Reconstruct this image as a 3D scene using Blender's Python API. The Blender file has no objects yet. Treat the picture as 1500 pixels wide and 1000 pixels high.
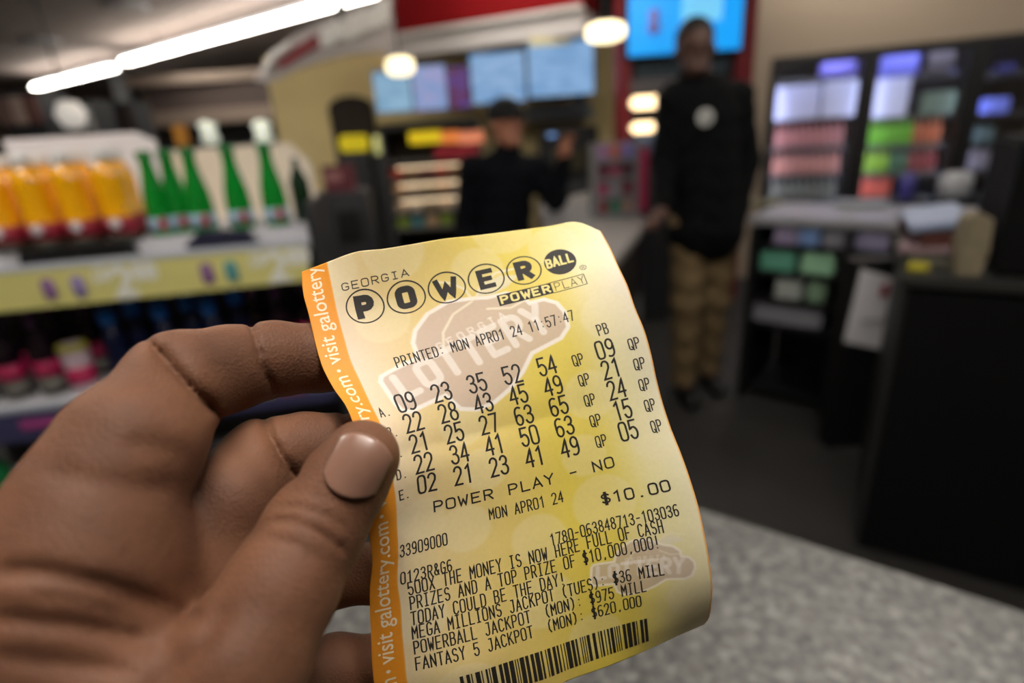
import bpy, bmesh, math, random
import numpy as np
from mathutils import Vector, Matrix
random.seed(7)
PI = math.pi
COL = bpy.context.scene.collection

# ---------------------------------------------------------------- camera frame
F = 800.0; TH = math.radians(20.5); RO = math.radians(4); CH = 1.38
fw = np.array([0, math.cos(TH), -math.sin(TH)]); u0 = np.array([0, math.sin(TH), math.cos(TH)]); r0 = np.array([1., 0, 0])
up = math.cos(RO)*u0 + math.sin(RO)*r0; rt = math.cos(RO)*r0 - math.sin(RO)*u0
CO = np.array([0, 0, CH])
def ray(x, y): return (x-750)/F*rt - (y-500)/F*up + fw
def at(x, y, d): return CO + ray(x, y)*d
def onz(x, y, z): v = ray(x, y); return CO + v*((z-CH)/v[2])
def ony(x, y, Y): v = ray(x, y); return CO + v*(Y/v[1])

# ---------------------------------------------------------------- materials
def lin(c):
    return tuple(((v/255.)/12.92 if v/255. <= .04045 else ((v/255.+.055)/1.055)**2.4) for v in c)
MATS = {}
def mat(name, rgb, rough=.6, emit=0, metal=0, trans=0, noise=0, nscale=20, bump=0, spec=.5, coat=0, alpha=1):
    if name in MATS: return MATS[name]
    m = bpy.data.materials.new(name); m.use_nodes = True
    nt = m.node_tree; b = nt.nodes['Principled BSDF']; c = lin(rgb)+(1,)
    b.inputs['Base Color'].default_value = c; b.inputs['Roughness'].default_value = rough
    b.inputs['Metallic'].default_value = metal; b.inputs['Specular IOR Level'].default_value = spec
    b.inputs['Coat Weight'].default_value = coat
    b.inputs['Transmission Weight'].default_value = trans; b.inputs['Alpha'].default_value = alpha
    if emit:
        b.inputs['Emission Color'].default_value = c; b.inputs['Emission Strength'].default_value = emit
    if noise or bump:
        tc = nt.nodes.new('ShaderNodeTexCoord'); n = nt.nodes.new('ShaderNodeTexNoise')
        n.inputs['Scale'].default_value = nscale; n.inputs['Detail'].default_value = 4
        nt.links.new(tc.outputs['Object'], n.inputs['Vector'])
        if noise:
            mx = nt.nodes.new('ShaderNodeMix'); mx.data_type = 'RGBA'
            mx.inputs[6].default_value = tuple(v*(1-noise) for v in c[:3])+(1,)
            mx.inputs[7].default_value = tuple(min(1, v*(1+noise)) for v in c[:3])+(1,)
            nt.links.new(n.outputs['Fac'], mx.inputs[0]); nt.links.new(mx.outputs[2], b.inputs['Base Color'])
            if emit: nt.links.new(mx.outputs[2], b.inputs['Emission Color'])
        if bump:
            bp = nt.nodes.new('ShaderNodeBump'); bp.inputs['Strength'].default_value = bump
            bp.inputs['Distance'].default_value = .01
            nt.links.new(n.outputs['Fac'], bp.inputs['Height']); nt.links.new(bp.outputs['Normal'], b.inputs['Normal'])
    MATS[name] = m
    return m

# ---------------------------------------------------------------- object helpers
def link(name, me, m=None, parent=None, smooth=False):
    o = bpy.data.objects.new(name, me); COL.objects.link(o)
    if m is not None:
        for k in (m if isinstance(m, (list, tuple)) else [m]): me.materials.append(k)
    if smooth: me.polygons.foreach_set('use_smooth', [True]*len(me.polygons))
    if parent is not None: o.parent = parent
    return o
def tag(o, label=None, cat=None, group=None, kind=None):
    if label: o['label'] = label
    if cat: o['category'] = cat
    if group: o['group'] = group
    if kind: o['kind'] = kind
    return o
def empty(name, label, cat, loc=(0,0,0), rz=0, group=None):
    o = bpy.data.objects.new(name, None); COL.objects.link(o)
    o.location = loc; o.rotation_euler = (0,0,rz); o.empty_display_size = .05
    return tag(o, label, cat, group)
class MB:
    """collects boxes, prisms, lathes and tubes into one mesh"""
    def __init__(s): s.v = []; s.f = []; s.m = []
    def add(s, vs, fs, mi=0):
        b = len(s.v); s.v += [tuple(map(float, q)) for q in vs]; s.f += [tuple(b+i for i in f) for f in fs]; s.m += [mi]*len(fs)
    def box(s, c, d, rz=0, mi=0, bev=0, rx=0):
        bm = bmesh.new(); bmesh.ops.create_cube(bm, size=1)
        bmesh.ops.scale(bm, vec=d, verts=bm.verts)
        if bev: bmesh.ops.bevel(bm, geom=list(bm.edges), offset=bev, segments=2, affect='EDGES')
        bmesh.ops.transform(bm, matrix=Matrix.Translation(c) @ Matrix.Rotation(rz, 4, 'Z') @ Matrix.Rotation(rx, 4, 'X'), verts=bm.verts)
        bm.verts.index_update(); s.add([v.co for v in bm.verts], [[v.index for v in f.verts] for f in bm.faces], mi); bm.free(); return s
    def prism(s, poly, y0, y1, mi=0):
        """poly in XZ extruded along Y"""
        n = len(poly)
        s.add([(x, y0, z) for x, z in poly]+[(x, y1, z) for x, z in poly],
              [tuple(range(n)), tuple(range(2*n-1, n-1, -1))]+[(i, i+n, (i+1) % n+n, (i+1) % n) for i in range(n)], mi); return s
    def lathe(s, prof, c=(0,0,0), seg=20, mi=0):
        vs = []; fs = []
        for r, z in prof:
            for k in range(seg):
                a = 2*PI*k/seg; vs.append((c[0]+r*math.cos(a), c[1]+r*math.sin(a), c[2]+z))
        for i in range(len(prof)-1):
            for k in range(seg):
                fs.append((i*seg+k, i*seg+(k+1) % seg, (i+1)*seg+(k+1) % seg, (i+1)*seg+k))
        fs.append(tuple(range(seg-1, -1, -1))); fs.append(tuple((len(prof)-1)*seg+k for k in range(seg)))
        s.add(vs, fs, mi); return s
    def tube(s, pts, r, seg=10, mi=0):
        pts = [np.array(p, float) for p in pts]; vs = []; fs = []
        for i, p in enumerate(pts):
            d = pts[min(i+1, len(pts)-1)]-pts[max(i-1, 0)]; d /= np.linalg.norm(d)+1e-12
            a = np.cross(d, [0,0,1.]) if abs(d[2]) < .9 else np.cross(d, [1.,0,0]); a /= np.linalg.norm(a); b = np.cross(d, a)
            rr = r[i] if isinstance(r, (list, tuple)) else r
            for k in range(seg): t = 2*PI*k/seg; vs.append(p+rr*(a*math.cos(t)+b*math.sin(t)))
        for i in range(len(pts)-1):
            for k in range(seg): fs.append((i*seg+k, i*seg+(k+1) % seg, (i+1)*seg+(k+1) % seg, (i+1)*seg+k))
        fs.append(tuple(range(seg-1, -1, -1))); fs.append(tuple((len(pts)-1)*seg+k for k in range(seg)))
        s.add(vs, fs, mi); return s
    def build(s, name, m, parent=None, smooth=False):
        me = bpy.data.meshes.new(name); me.from_pydata(s.v, [], s.f)
        me.polygons.foreach_set('material_index', s.m)
        bm = bmesh.new(); bm.from_mesh(me); bmesh.ops.recalc_face_normals(bm, faces=bm.faces); bm.to_mesh(me); bm.free()
        return link(name, me, m, parent, smooth)
def copy_tree(o, parent=None):
    c = o.copy(); COL.objects.link(c)
    if parent is not None: c.parent = parent
    for ch in list(o.children): copy_tree(ch, c)
    return c
def wbox(x0, y0, x1, y1, Y):
    """world centre and size of an upright rectangle standing at distance Y"""
    a = ony(x0, (y0+y1)/2, Y); b = ony(x1, (y0+y1)/2, Y); c = ony((x0+x1)/2, y0, Y); d = ony((x0+x1)/2, y1, Y)
    return ((a[0]+b[0])/2, Y, (c[2]+d[2])/2), (b[0]-a[0], c[2]-d[2])
def panel(name, m, x0, y0, x1, y1, Y, th=.04, parent=None, rz=0, bev=0):
    c, (w, h) = wbox(x0, y0, x1, y1, Y)
    return MB().box(c, (w, th, h), rz, bev=bev).build(name, m, parent)
def text_mesh(body, size, bold=0, spacing=1, align='LEFT'):
    cu = bpy.data.curves.new('lettering', 'FONT'); cu.body = body; cu.size = size; cu.offset = bold; cu.space_character = spacing
    cu.align_x = align; cu.resolution_u = 4
    o = bpy.data.objects.new('lettering', cu); COL.objects.link(o)
    bpy.context.view_layer.update()
    dg = bpy.context.evaluated_depsgraph_get(); me = bpy.data.meshes.new_from_object(o.evaluated_get(dg))
    bpy.data.objects.remove(o); return me
def sign_text(name, body, size, loc, rz, m, parent, bold=0, align='CENTER', tilt=0):
    """flat lettering standing upright, facing -Y when rz=0"""
    me = text_mesh(body, size, bold, align=align)
    me.transform(Matrix.Translation(loc) @ Matrix.Rotation(rz, 4, 'Z') @ Matrix.Rotation(PI/2+tilt, 4, 'X'))
    me.materials.clear(); return link(name, me, m, parent)

# ---------------------------------------------------------------- distance-field bodies
def smin(a, b, k):
    h = np.clip(.5+.5*(b-a)/k, 0, 1); return b*(1-h)+a*h-k*h*(1-h)
def d_cone(P, a, b, ra, rb):
    a = np.asarray(a, float); b = np.asarray(b, float); ba = b-a
    t = np.clip(((P-a)@ba)/(ba@ba+1e-12), 0, 1)
    return np.linalg.norm(P-a-t[..., None]*ba, axis=-1)-(ra+(rb-ra)*t)
def d_ell(P, c, R, M=None):
    q = P-np.asarray(c, float)
    if M is not None: q = q@np.asarray(M)
    R = np.asarray(R, float); k0 = np.linalg.norm(q/R, axis=-1); k1 = np.linalg.norm(q/(R*R), axis=-1)+1e-9
    return k0*(k0-1)/k1
def sdf_mesh(prims, h, post=None, clip=None):
    """prims: ('c',a,b,ra,rb,k) or ('e',c,R,M,k).  Surface nets on the smooth union."""
    lo = np.full(3, 1e9); hi = np.full(3, -1e9)
    for p in prims:
        if p[0] == 'c': pts = [np.array(p[1])-p[3], np.array(p[1])+p[3], np.array(p[2])-p[4], np.array(p[2])+p[4]]
        else: rr = max(p[2]); pts = [np.array(p[1])-rr, np.array(p[1])+rr]
        for q in pts: lo = np.minimum(lo, q); hi = np.maximum(hi, q)
    lo -= 3*h; hi += 3*h
    if clip: lo = np.maximum(lo, clip[0]); hi = np.minimum(hi, clip[1])
    n = np.ceil((hi-lo)/h).astype(int)+1
    ax = [lo[i]+h*np.arange(n[i]) for i in range(3)]
    D = np.full(n, 1.0)
    for p in prims:
        k = p[-1]; mg = k+4*h
        if p[0] == 'c': l = np.minimum(np.array(p[1])-p[3], np.array(p[2])-p[4])-mg; u = np.maximum(np.array(p[1])+p[3], np.array(p[2])+p[4])+mg
        else: rr = max(p[2])+mg; l = np.array(p[1])-rr; u = np.array(p[1])+rr
        i0 = np.clip(((l-lo)/h).astype(int), 0, n); i1 = np.clip(((u-lo)/h).astype(int)+2, 0, n)
        if (i1 <= i0).any(): continue
        sl = tuple(slice(i0[i], i1[i]) for i in range(3))
        G = np.stack(np.meshgrid(*[ax[i][sl[i]] for i in range(3)], indexing='ij'), -1)
        d = d_cone(G, *p[1:5]) if p[0] == 'c' else d_ell(G, *p[1:4])
        D[sl] = smin(D[sl], d, k)
    if post:
        near = np.argwhere(np.abs(D) < 6*h); pp = lo+near*h
        D[near[:, 0], near[:, 1], near[:, 2]] = post(pp, D[near[:, 0], near[:, 1], near[:, 2]])
    for i in range(3):
        s = [slice(None)]*3
        s[i] = 0; D[tuple(s)] = np.abs(D[tuple(s)])+h*.2; s[i] = -1; D[tuple(s)] = np.abs(D[tuple(s)])+h*.2
    S = D < 0; c = np.array(n)-1
    acc = np.zeros(tuple(c)+(3,)); cnt = np.zeros(tuple(c))
    corners = [(i, j, k) for i in (0, 1) for j in (0, 1) for k in (0, 1)]
    def sub(A, o): return A[o[0]:o[0]+c[0], o[1]:o[1]+c[1], o[2]:o[2]+c[2]]
    for a in corners:
        for axis in range(3):
            if a[axis]: continue
            b = list(a); b[axis] = 1
            A = sub(D, a); B = sub(D, b); x = (A < 0) != (B < 0)
            w = np.argwhere(x); t = A[x]/(A[x]-B[x])
            pt = np.tile(np.array(a, float), (len(w), 1)); pt[:, axis] = t
            acc[x] += pt; cnt[x] += 1
    act = cnt > 0; ids = -np.ones(tuple(c), int); w = np.argwhere(act); ids[act] = np.arange(len(w))
    V = lo+(w+acc[act]/cnt[act][:, None])*h
    faces = []
    for axis in range(3):
        s0 = [slice(1, -1)]*3; s1 = [slice(1, -1)]*3
        s0[axis] = slice(0, -1); s1[axis] = slice(1, None)
        A = S[tuple(s0)]; B = S[tuple(s1)]; e = np.argwhere(A != B); off = np.array([1, 1, 1]); off[axis] = 0
        inside = A[e[:, 0], e[:, 1], e[:, 2]]; e = e+off
        u, v = [(1, 2), (2, 0), (0, 1)][axis]
        def sh(du, dv):
            q = e.copy(); q[:, u] -= du; q[:, v] -= dv; return ids[q[:, 0], q[:, 1], q[:, 2]]
        Q = np.stack([sh(1, 1), sh(0, 1), sh(0, 0), sh(1, 0)], 1)
        Q[~inside] = Q[~inside][:, ::-1]
        faces.append(Q[(Q >= 0).all(1)])
    Fc = np.concatenate(faces)
    me = bpy.data.meshes.new('body')
    me.vertices.add(len(V)); me.vertices.foreach_set('co', V.astype(np.float32).ravel())
    me.loops.add(len(Fc)*4); me.loops.foreach_set('vertex_index', Fc.astype(np.int32).ravel())
    me.polygons.add(len(Fc)); me.polygons.foreach_set('loop_start', np.arange(0, len(Fc)*4, 4, dtype=np.int32))
    me.polygons.foreach_set('loop_total', np.full(len(Fc), 4, np.int32))
    me.update(); me.validate()
    return me
GRID = [-58.38,-19.33,151.46,-51.13,-22.06,151.48,-43.60,-24.92,152.13,-35.88,-26.15,153.90,-28.22,-27.86,156.02,-20.51,-29.69,158.40,-12.69,-31.11,161.06,-4.80,-32.52,163.70,3.25,-34.02,166.06,11.57,-35.49,168.03,20.08,-37.11,169.74,28.05,-34.90,172.73,-56.85,-13.04,148.76,-49.31,-14.98,150.44,-41.90,-16.79,152.21,-34.37,-18.59,154.10,-26.61,-20.52,156.10,-18.79,-22.45,158.15,-10.92,-24.27,160.20,-3.02,-26.06,162.17,4.89,-27.83,163.93,12.83,-29.53,165.36,20.69,-30.91,166.44,28.54,-31.59,167.47,-54.41,-6.46,146.71,-47.47,-7.89,149.21,-40.33,-9.08,151.68,-32.59,-11.25,153.81,-24.76,-13.44,155.72,-16.86,-15.54,157.47,-8.91,-17.59,159.07,-1.08,-19.60,160.49,6.67,-21.51,161.70,14.27,-23.36,162.58,21.95,-25.21,162.96,29.68,-27.20,162.99,-52.09,0.20,144.44,-45.14,-1.29,147.41,-37.87,-2.97,150.18,-30.29,-5.05,152.51,-22.55,-7.22,154.41,-14.75,-9.35,156.01,-6.94,-11.40,157.35,0.82,-13.40,158.46,8.50,-15.35,159.29,16.10,-17.34,159.77,23.68,-19.49,159.83,31.22,-21.82,159.61,-49.24,6.38,141.65,-42.65,4.80,145.11,-35.28,2.86,148.13,-27.77,0.83,150.57,-20.17,-1.25,152.53,-12.50,-3.29,154.09,-4.83,-5.27,155.35,2.83,-7.22,156.32,10.45,-9.19,157.00,18.05,-11.26,157.34,25.64,-13.50,157.34,33.28,-15.92,157.09,-45.33,11.59,138.44,-39.35,10.31,142.59,-32.46,8.60,145.89,-25.17,6.67,148.46,-17.72,4.71,150.49,-10.20,2.79,152.11,-2.64,0.93,153.39,4.91,-0.94,154.38,12.47,-2.90,155.06,20.07,-5.01,155.42,27.67,-7.22,155.52,35.09,-9.47,155.47,-40.91,16.34,135.36,-35.99,15.86,139.94,-29.50,14.42,143.65,-22.51,12.61,146.45,-15.27,10.79,148.62,-7.90,9.03,150.35,-0.46,7.29,151.72,7.02,5.52,152.79,14.52,3.58,153.56,22.05,1.37,154.05,29.71,-0.77,154.27,37.47,-2.97,154.25,-38.08,22.12,133.02,-32.58,21.44,137.64,-26.56,20.31,141.61,-19.93,18.72,144.74,-12.92,17.10,147.14,-5.71,15.48,149.00,1.63,13.83,150.47,9.06,12.11,151.62,16.53,10.17,152.51,24.00,7.94,153.15,31.58,5.85,153.55,39.27,3.84,153.71,-36.80,28.69,132.17,-30.60,27.67,136.42,-24.32,26.46,140.37,-17.74,25.10,143.68,-10.85,23.66,146.24,-3.73,22.14,148.19,3.57,20.52,149.70,10.97,18.75,150.90,18.44,16.81,151.87,25.90,14.72,152.61,33.34,12.69,153.15,40.73,10.80,153.56,-36.05,35.36,132.74,-29.56,34.13,136.69,-23.04,32.88,140.45,-16.27,31.69,143.59,-9.26,30.40,146.04,-2.05,28.94,147.92,5.31,27.31,149.40,12.77,25.52,150.61,20.26,23.57,151.58,27.75,21.54,152.31,35.17,19.61,152.81,42.46,17.72,153.20,-35.61,41.94,134.09,-29.01,40.62,137.99,-22.55,39.32,141.58,-15.48,38.38,144.30,-8.15,37.19,146.42,-0.68,35.78,148.09,6.83,34.15,149.47,14.41,32.33,150.62,22.03,30.38,151.53,29.60,28.30,152.14,37.15,26.53,152.33,44.51,24.59,152.37,-35.35,48.57,135.66,-29.04,47.44,139.39,-22.23,46.23,142.69,-14.92,45.19,145.13,-7.31,43.91,147.03,0.45,42.60,148.45,8.18,40.98,149.70,15.91,39.12,150.79,23.70,37.19,151.56,31.49,35.33,151.86,39.24,33.52,151.66,46.96,31.39,151.20,-35.08,55.38,137.24,-28.99,54.60,140.48,-21.84,53.52,143.31,-14.24,52.24,145.58,-6.46,50.75,147.40,1.51,49.48,148.68,9.45,47.88,149.82,17.33,45.98,150.88,25.26,44.00,151.57,33.26,42.35,151.56,41.24,40.53,151.05,49.17,38.37,150.21,-36.02,62.35,138.57,-29.38,61.79,141.23,-21.40,60.64,143.74,-13.45,59.30,145.80,-5.48,57.88,147.45,2.58,56.45,148.73,10.70,54.93,149.79,18.73,52.99,150.82,26.78,51.10,151.40,34.91,49.39,151.32,43.03,47.49,150.71,51.15,45.46,149.65,-36.32,69.43,139.64,-28.69,68.66,142.01,-20.75,67.60,144.11,-12.64,66.34,145.95,-4.51,64.91,147.54,3.63,63.37,148.90,11.83,61.73,150.05,20.00,59.91,150.99,28.17,58.10,151.47,36.40,56.40,151.34,44.63,54.69,150.62,52.75,52.86,149.52,-36.17,76.53,140.34,-28.35,75.72,142.38,-20.04,74.62,144.33,-11.75,73.32,146.09,-3.51,71.84,147.73,4.71,70.21,149.25,12.93,68.50,150.53,21.16,66.73,151.48,29.41,64.96,151.98,37.70,63.27,151.90,46.00,61.69,151.21,54.22,60.23,150.02,-36.06,83.76,140.90,-27.78,82.66,142.81,-19.22,81.56,144.51,-10.73,80.26,146.21,-2.41,78.70,148.02,5.83,77.02,149.73,14.05,75.27,151.19,22.28,73.49,152.29,30.53,71.72,152.92,38.82,70.03,153.02,47.14,68.55,152.49,55.52,67.36,151.42,-35.39,91.02,142.04,-27.16,89.55,143.43,-18.17,88.47,144.78,-9.55,87.15,146.47,-1.22,85.47,148.49,7.03,83.82,150.32,15.20,82.05,151.99,23.40,80.19,153.38,31.62,78.38,154.30,39.84,76.62,154.76,48.07,75.14,154.64,56.26,74.03,154.10,-33.11,97.82,144.35,-25.36,96.12,145.20,-17.03,94.86,146.24,-8.53,93.56,147.70,-0.11,92.11,149.41,8.26,90.69,151.01,16.40,88.77,152.95,24.55,86.83,154.68,32.71,84.97,155.97,40.85,83.17,156.91,48.90,81.30,157.71,57.00,79.82,158.02,-31.10,104.42,146.90,-23.69,102.65,147.49,-15.87,101.17,148.33,-7.62,99.88,149.44,0.82,98.62,150.74,9.29,97.20,152.29,17.50,95.22,154.33,25.73,93.43,156.08,33.81,91.45,157.91,41.75,89.23,159.83,49.60,86.87,161.60,57.44,84.56,163.08]
# ---------------------------------------------------------------- lottery ticket
PG = np.array(GRID).reshape(20, 12, 3)
_Q = np.concatenate([2*PG[:1]-PG[1:2], PG, 2*PG[-1:]-PG[-2:-1]], 0); _Q = np.concatenate([2*_Q[:, :1]-_Q[:, 1:2], _Q, 2*_Q[:, -1:]-_Q[:, -2:-1]], 1)
def cr(t): return np.stack([-.5*t+t*t-.5*t**3, 1-2.5*t*t+1.5*t**3, .5*t+2*t*t-1.5*t**3, -.5*t*t+.5*t**3], -1)
def surf_cam(U, V):
    U = np.asarray(U, float); V = np.asarray(V, float)
    a = U/82*11; b = (V+48)/138*19
    i = np.clip(np.floor(a).astype(int), 0, 10); j = np.clip(np.floor(b).astype(int), 0, 18)
    ca = cr(a-i); cb = cr(b-j); out = np.zeros(U.shape+(3,))
    for dj in range(4):
        for di in range(4): out += (cb[..., dj]*ca[..., di])[..., None]*_Q[j+dj, i+di]
    return out
def cam2w(p): p = p/1000.; return CO+p[..., 0:1]*rt-p[..., 1:2]*up+p[..., 2:3]*fw
def surf(U, V, off=0.):
    U = np.asarray(U, float); V = np.asarray(V, float)
    p = surf_cam(U, V); e = .3
    n = np.cross(surf_cam(U+e, V)-surf_cam(U-e, V), surf_cam(U, V+e)-surf_cam(U, V-e))
    n /= np.linalg.norm(n, axis=-1, keepdims=True); n *= np.where(n[..., 2:3] > 0, -1, 1)   # towards the viewer
    # soft fold running from the pinched edge across the middle of the paper, and faint waviness
    w = np.clip((U-2)/10, 0, 1)*np.clip((76-U)/34, 0, 1); q = np.sqrt((V-11.5-.02*(U-30))**2+1.2)
    fold = -1.25*w*np.exp(-q/7.0)+.10*np.sin(V/7.1+U/23.)*np.sin(U/11.+1)
    return cam2w(p+n*(off+fold)[..., None])
def sd_poly(U, V, poly):
    poly = np.array(poly, float); d = np.full(U.shape, 1e9); ins = np.zeros(U.shape, bool)
    for k in range(len(poly)):
        a = poly[k]; b = poly[(k+1) % len(poly)]; e = b-a
        t = np.clip(((U-a[0])*e[0]+(V-a[1])*e[1])/(e@e), 0, 1); d = np.minimum(d, np.hypot(U-a[0]-t*e[0], V-a[1]-t*e[1]))
        c = ((a[1] > V) != (b[1] > V)); x = a[0]+(V-a[1])/(e[1] if abs(e[1]) > 1e-9 else 1e-9)*e[0]; ins ^= c & (U < x)
    return np.where(ins, -d, d)
def sd_line(U, V, pl):
    d = np.full(U.shape, 1e9)
    for a, b in zip(pl[:-1], pl[1:]):
        a = np.array(a, float); e = np.array(b, float)-a; t = np.clip(((U-a[0])*e[0]+(V-a[1])*e[1])/(e@e+1e-9), 0, 1)
        d = np.minimum(d, np.hypot(U-a[0]-t*e[0], V-a[1]-t*e[1]))
    return d
# thin-stroke lettering on a 4 x 6 grid (y up)
def arc(cx, cy, rx, ry, a0, a1, n=6): return [(cx+rx*math.cos(math.radians(a0+(a1-a0)*i/n)), cy+ry*math.sin(math.radians(a0+(a1-a0)*i/n))) for i in range(n+1)]
OO = arc(2.6, 4.6, 1.2, 1.4, 0, 90, 4)+arc(1.4, 4.6, 1.2, 1.4, 90, 180, 4)+arc(1.4, 1.4, 1.2, 1.4, 180, 270, 4)+arc(2.6, 1.4, 1.2, 1.4, 270, 360, 4)+[(3.8, 4.6)]
G = {
 '0': [OO], 'O': [OO], '1': [[(.9, 4.9), (2.4, 6), (2.4, 0)]],
 '2': [[(.3, 4.7)]+arc(2, 4.6, 1.7, 1.4, 175, 0, 8)+[(3.5, 3.6), (.3, 0), (3.8, 0)]],
 '3': [arc(2, 4.6, 1.6, 1.4, 165, -70, 9)+[(1.6, 3.2)], [(1.6, 3.2), (2.3, 3.2)]+arc(2, 1.6, 1.8, 1.6, 75, -165, 10)],
 '4': [[(3, 0), (3, 6), (.2, 1.8), (3.9, 1.8)]],
 '5': [[(3.6, 6), (.6, 6), (.4, 3.3)]+arc(2, 1.9, 1.8, 1.9, 130, -160, 11)],
 '6': [[(3.3, 5.7)]+arc(2.2, 4.2, 1.9, 1.8, 75, 180, 5)+[(.3, 1.6)]+arc(2, 1.7, 1.7, 1.7, 180, 540, 16)],
 '7': [[(.3, 6), (3.8, 6), (1.6, 0)]],
 '8': [arc(2, 4.6, 1.45, 1.4, 270, 630, 16), arc(2, 1.6, 1.75, 1.6, 90, 450, 16)],
 '9': [[(.7, .3)]+arc(1.8, 1.8, 1.9, 1.8, 255, 360, 5)+[(3.7, 4.4)]+arc(2, 4.3, 1.7, 1.7, 0, 360, 16)],
 'A': [[(.1, 0), (2, 6), (3.9, 0)], [(.8, 1.9), (3.2, 1.9)]],
 'B': [[(.4, 0), (.4, 6), (2.4, 6)]+arc(2.4, 4.6, 1.2, 1.4, 90, -90, 6)+[(.4, 3.2)], [(2.4, 3.2)]+arc(2.4, 1.6, 1.4, 1.6, 90, -90, 6)+[(.4, 0)]],
 'C': [arc(2.1, 4.4, 1.7, 1.6, 20, 180, 8)+arc(2.1, 1.6, 1.7, 1.6, 180, 340, 8)],
 'D': [[(.4, 0), (.4, 6), (2, 6)]+arc(2, 4.3, 1.8, 1.7, 90, 0, 5)+arc(2, 1.7, 1.8, 1.7, 0, -90, 5)+[(.4, 0)]],
 'E': [[(3.7, 6), (.4, 6), (.4, 0), (3.7, 0)], [(.4, 3.1), (3.1, 3.1)]], 'F': [[(3.7, 6), (.4, 6), (.4, 0)], [(.4, 3.1), (3.1, 3.1)]],
 'G': [arc(2.1, 4.4, 1.7, 1.6, 20, 180, 8)+arc(2.1, 1.6, 1.7, 1.6, 180, 350, 8)+[(3.8, 2.7), (2.3, 2.7)]],
 'H': [[(.4, 0), (.4, 6)], [(3.6, 0), (3.6, 6)], [(.4, 3.1), (3.6, 3.1)]], 'I': [[(.9, 6), (3.1, 6)], [(2, 6), (2, 0)], [(.9, 0), (3.1, 0)]],
 'J': [[(1.6, 6), (3.3, 6), (3.3, 1.5)]+arc(1.9, 1.4, 1.4, 1.4, 0, -165, 7)], 'K': [[(.4, 0), (.4, 6)], [(3.7, 6), (.5, 2.6)], [(1.5, 3.6), (3.8, 0)]],
 'L': [[(.5, 6), (.5, 0), (3.7, 0)]], 'M': [[(.2, 0), (.2, 6), (2, 2.4), (3.8, 6), (3.8, 0)]], 'N': [[(.3, 0), (.3, 6), (3.7, 0), (3.7, 6)]],
 'P': [[(.4, 0), (.4, 6), (2.4, 6)]+arc(2.4, 4.4, 1.4, 1.6, 90, -90, 6)+[(.4, 2.8)]],
 'Q': [OO, [(2.3, 1.6), (3.9, -.5)]], 'R': [[(.4, 0), (.4, 6), (2.4, 6)]+arc(2.4, 4.4, 1.4, 1.6, 90, -90, 6)+[(.4, 2.8)], [(2, 2.8), (3.8, 0)]],
 'S': [arc(2, 4.5, 1.6, 1.5, 25, 265, 9)+arc(2.1, 1.6, 1.7, 1.6, 85, -155, 9)], 'T': [[(.1, 6), (3.9, 6)], [(2, 6), (2, 0)]],
 'U': [[(.3, 6), (.3, 1.6)]+arc(2, 1.6, 1.7, 1.6, 180, 360, 8)+[(3.7, 6)]], 'W': [[(.1, 6), (1, 0), (2, 3.8), (3, 0), (3.9, 6)]],
 'V': [[(.2, 6), (2, 0), (3.8, 6)]], 'X': [[(.2, 6), (3.8, 0)], [(3.8, 6), (.2, 0)]], 'Y': [[(.2, 6), (2, 3.1), (3.8, 6)], [(2, 3.1), (2, 0)]],
 'Z': [[(.3, 6), (3.8, 6), (.3, 0), (3.8, 0)]], '-': [[(.8, 3), (3.2, 3)]], '.': [[(1.7, .1), (2.1, .1)]], ',': [[(2, .5), (1.7, -.4)]],
 ':': [[(1.9, 1.2), (2.1, 1.2)], [(1.9, 4.2), (2.1, 4.2)]], '!': [[(2, 6), (2, 1.9)], [(1.9, .2), (2.1, .2)]],
 '(': [[(3, 6.3), (1.6, 4.6), (1.6, 1.4), (3, -.3)]], ')': [[(1, 6.3), (2.4, 4.6), (2.4, 1.4), (1, -.3)]],
 '&': [[(3.8, 0), (1, 4.2)]+arc(1.9, 4.9, 1, 1.1, 200, -20, 6)+[(.8, 2.4)]+arc(1.9, 1.4, 1.6, 1.4, 160, 340, 6)+[(3.7, 2.4)]],
 '$': [arc(2, 4.3, 1.6, 1.2, 25, 265, 9)+arc(2.1, 1.8, 1.7, 1.3, 85, -155, 9), [(1.75, 6.6), (1.75, -.6)], [(2.35, 6.6), (2.35, -.6)]],
}
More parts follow.
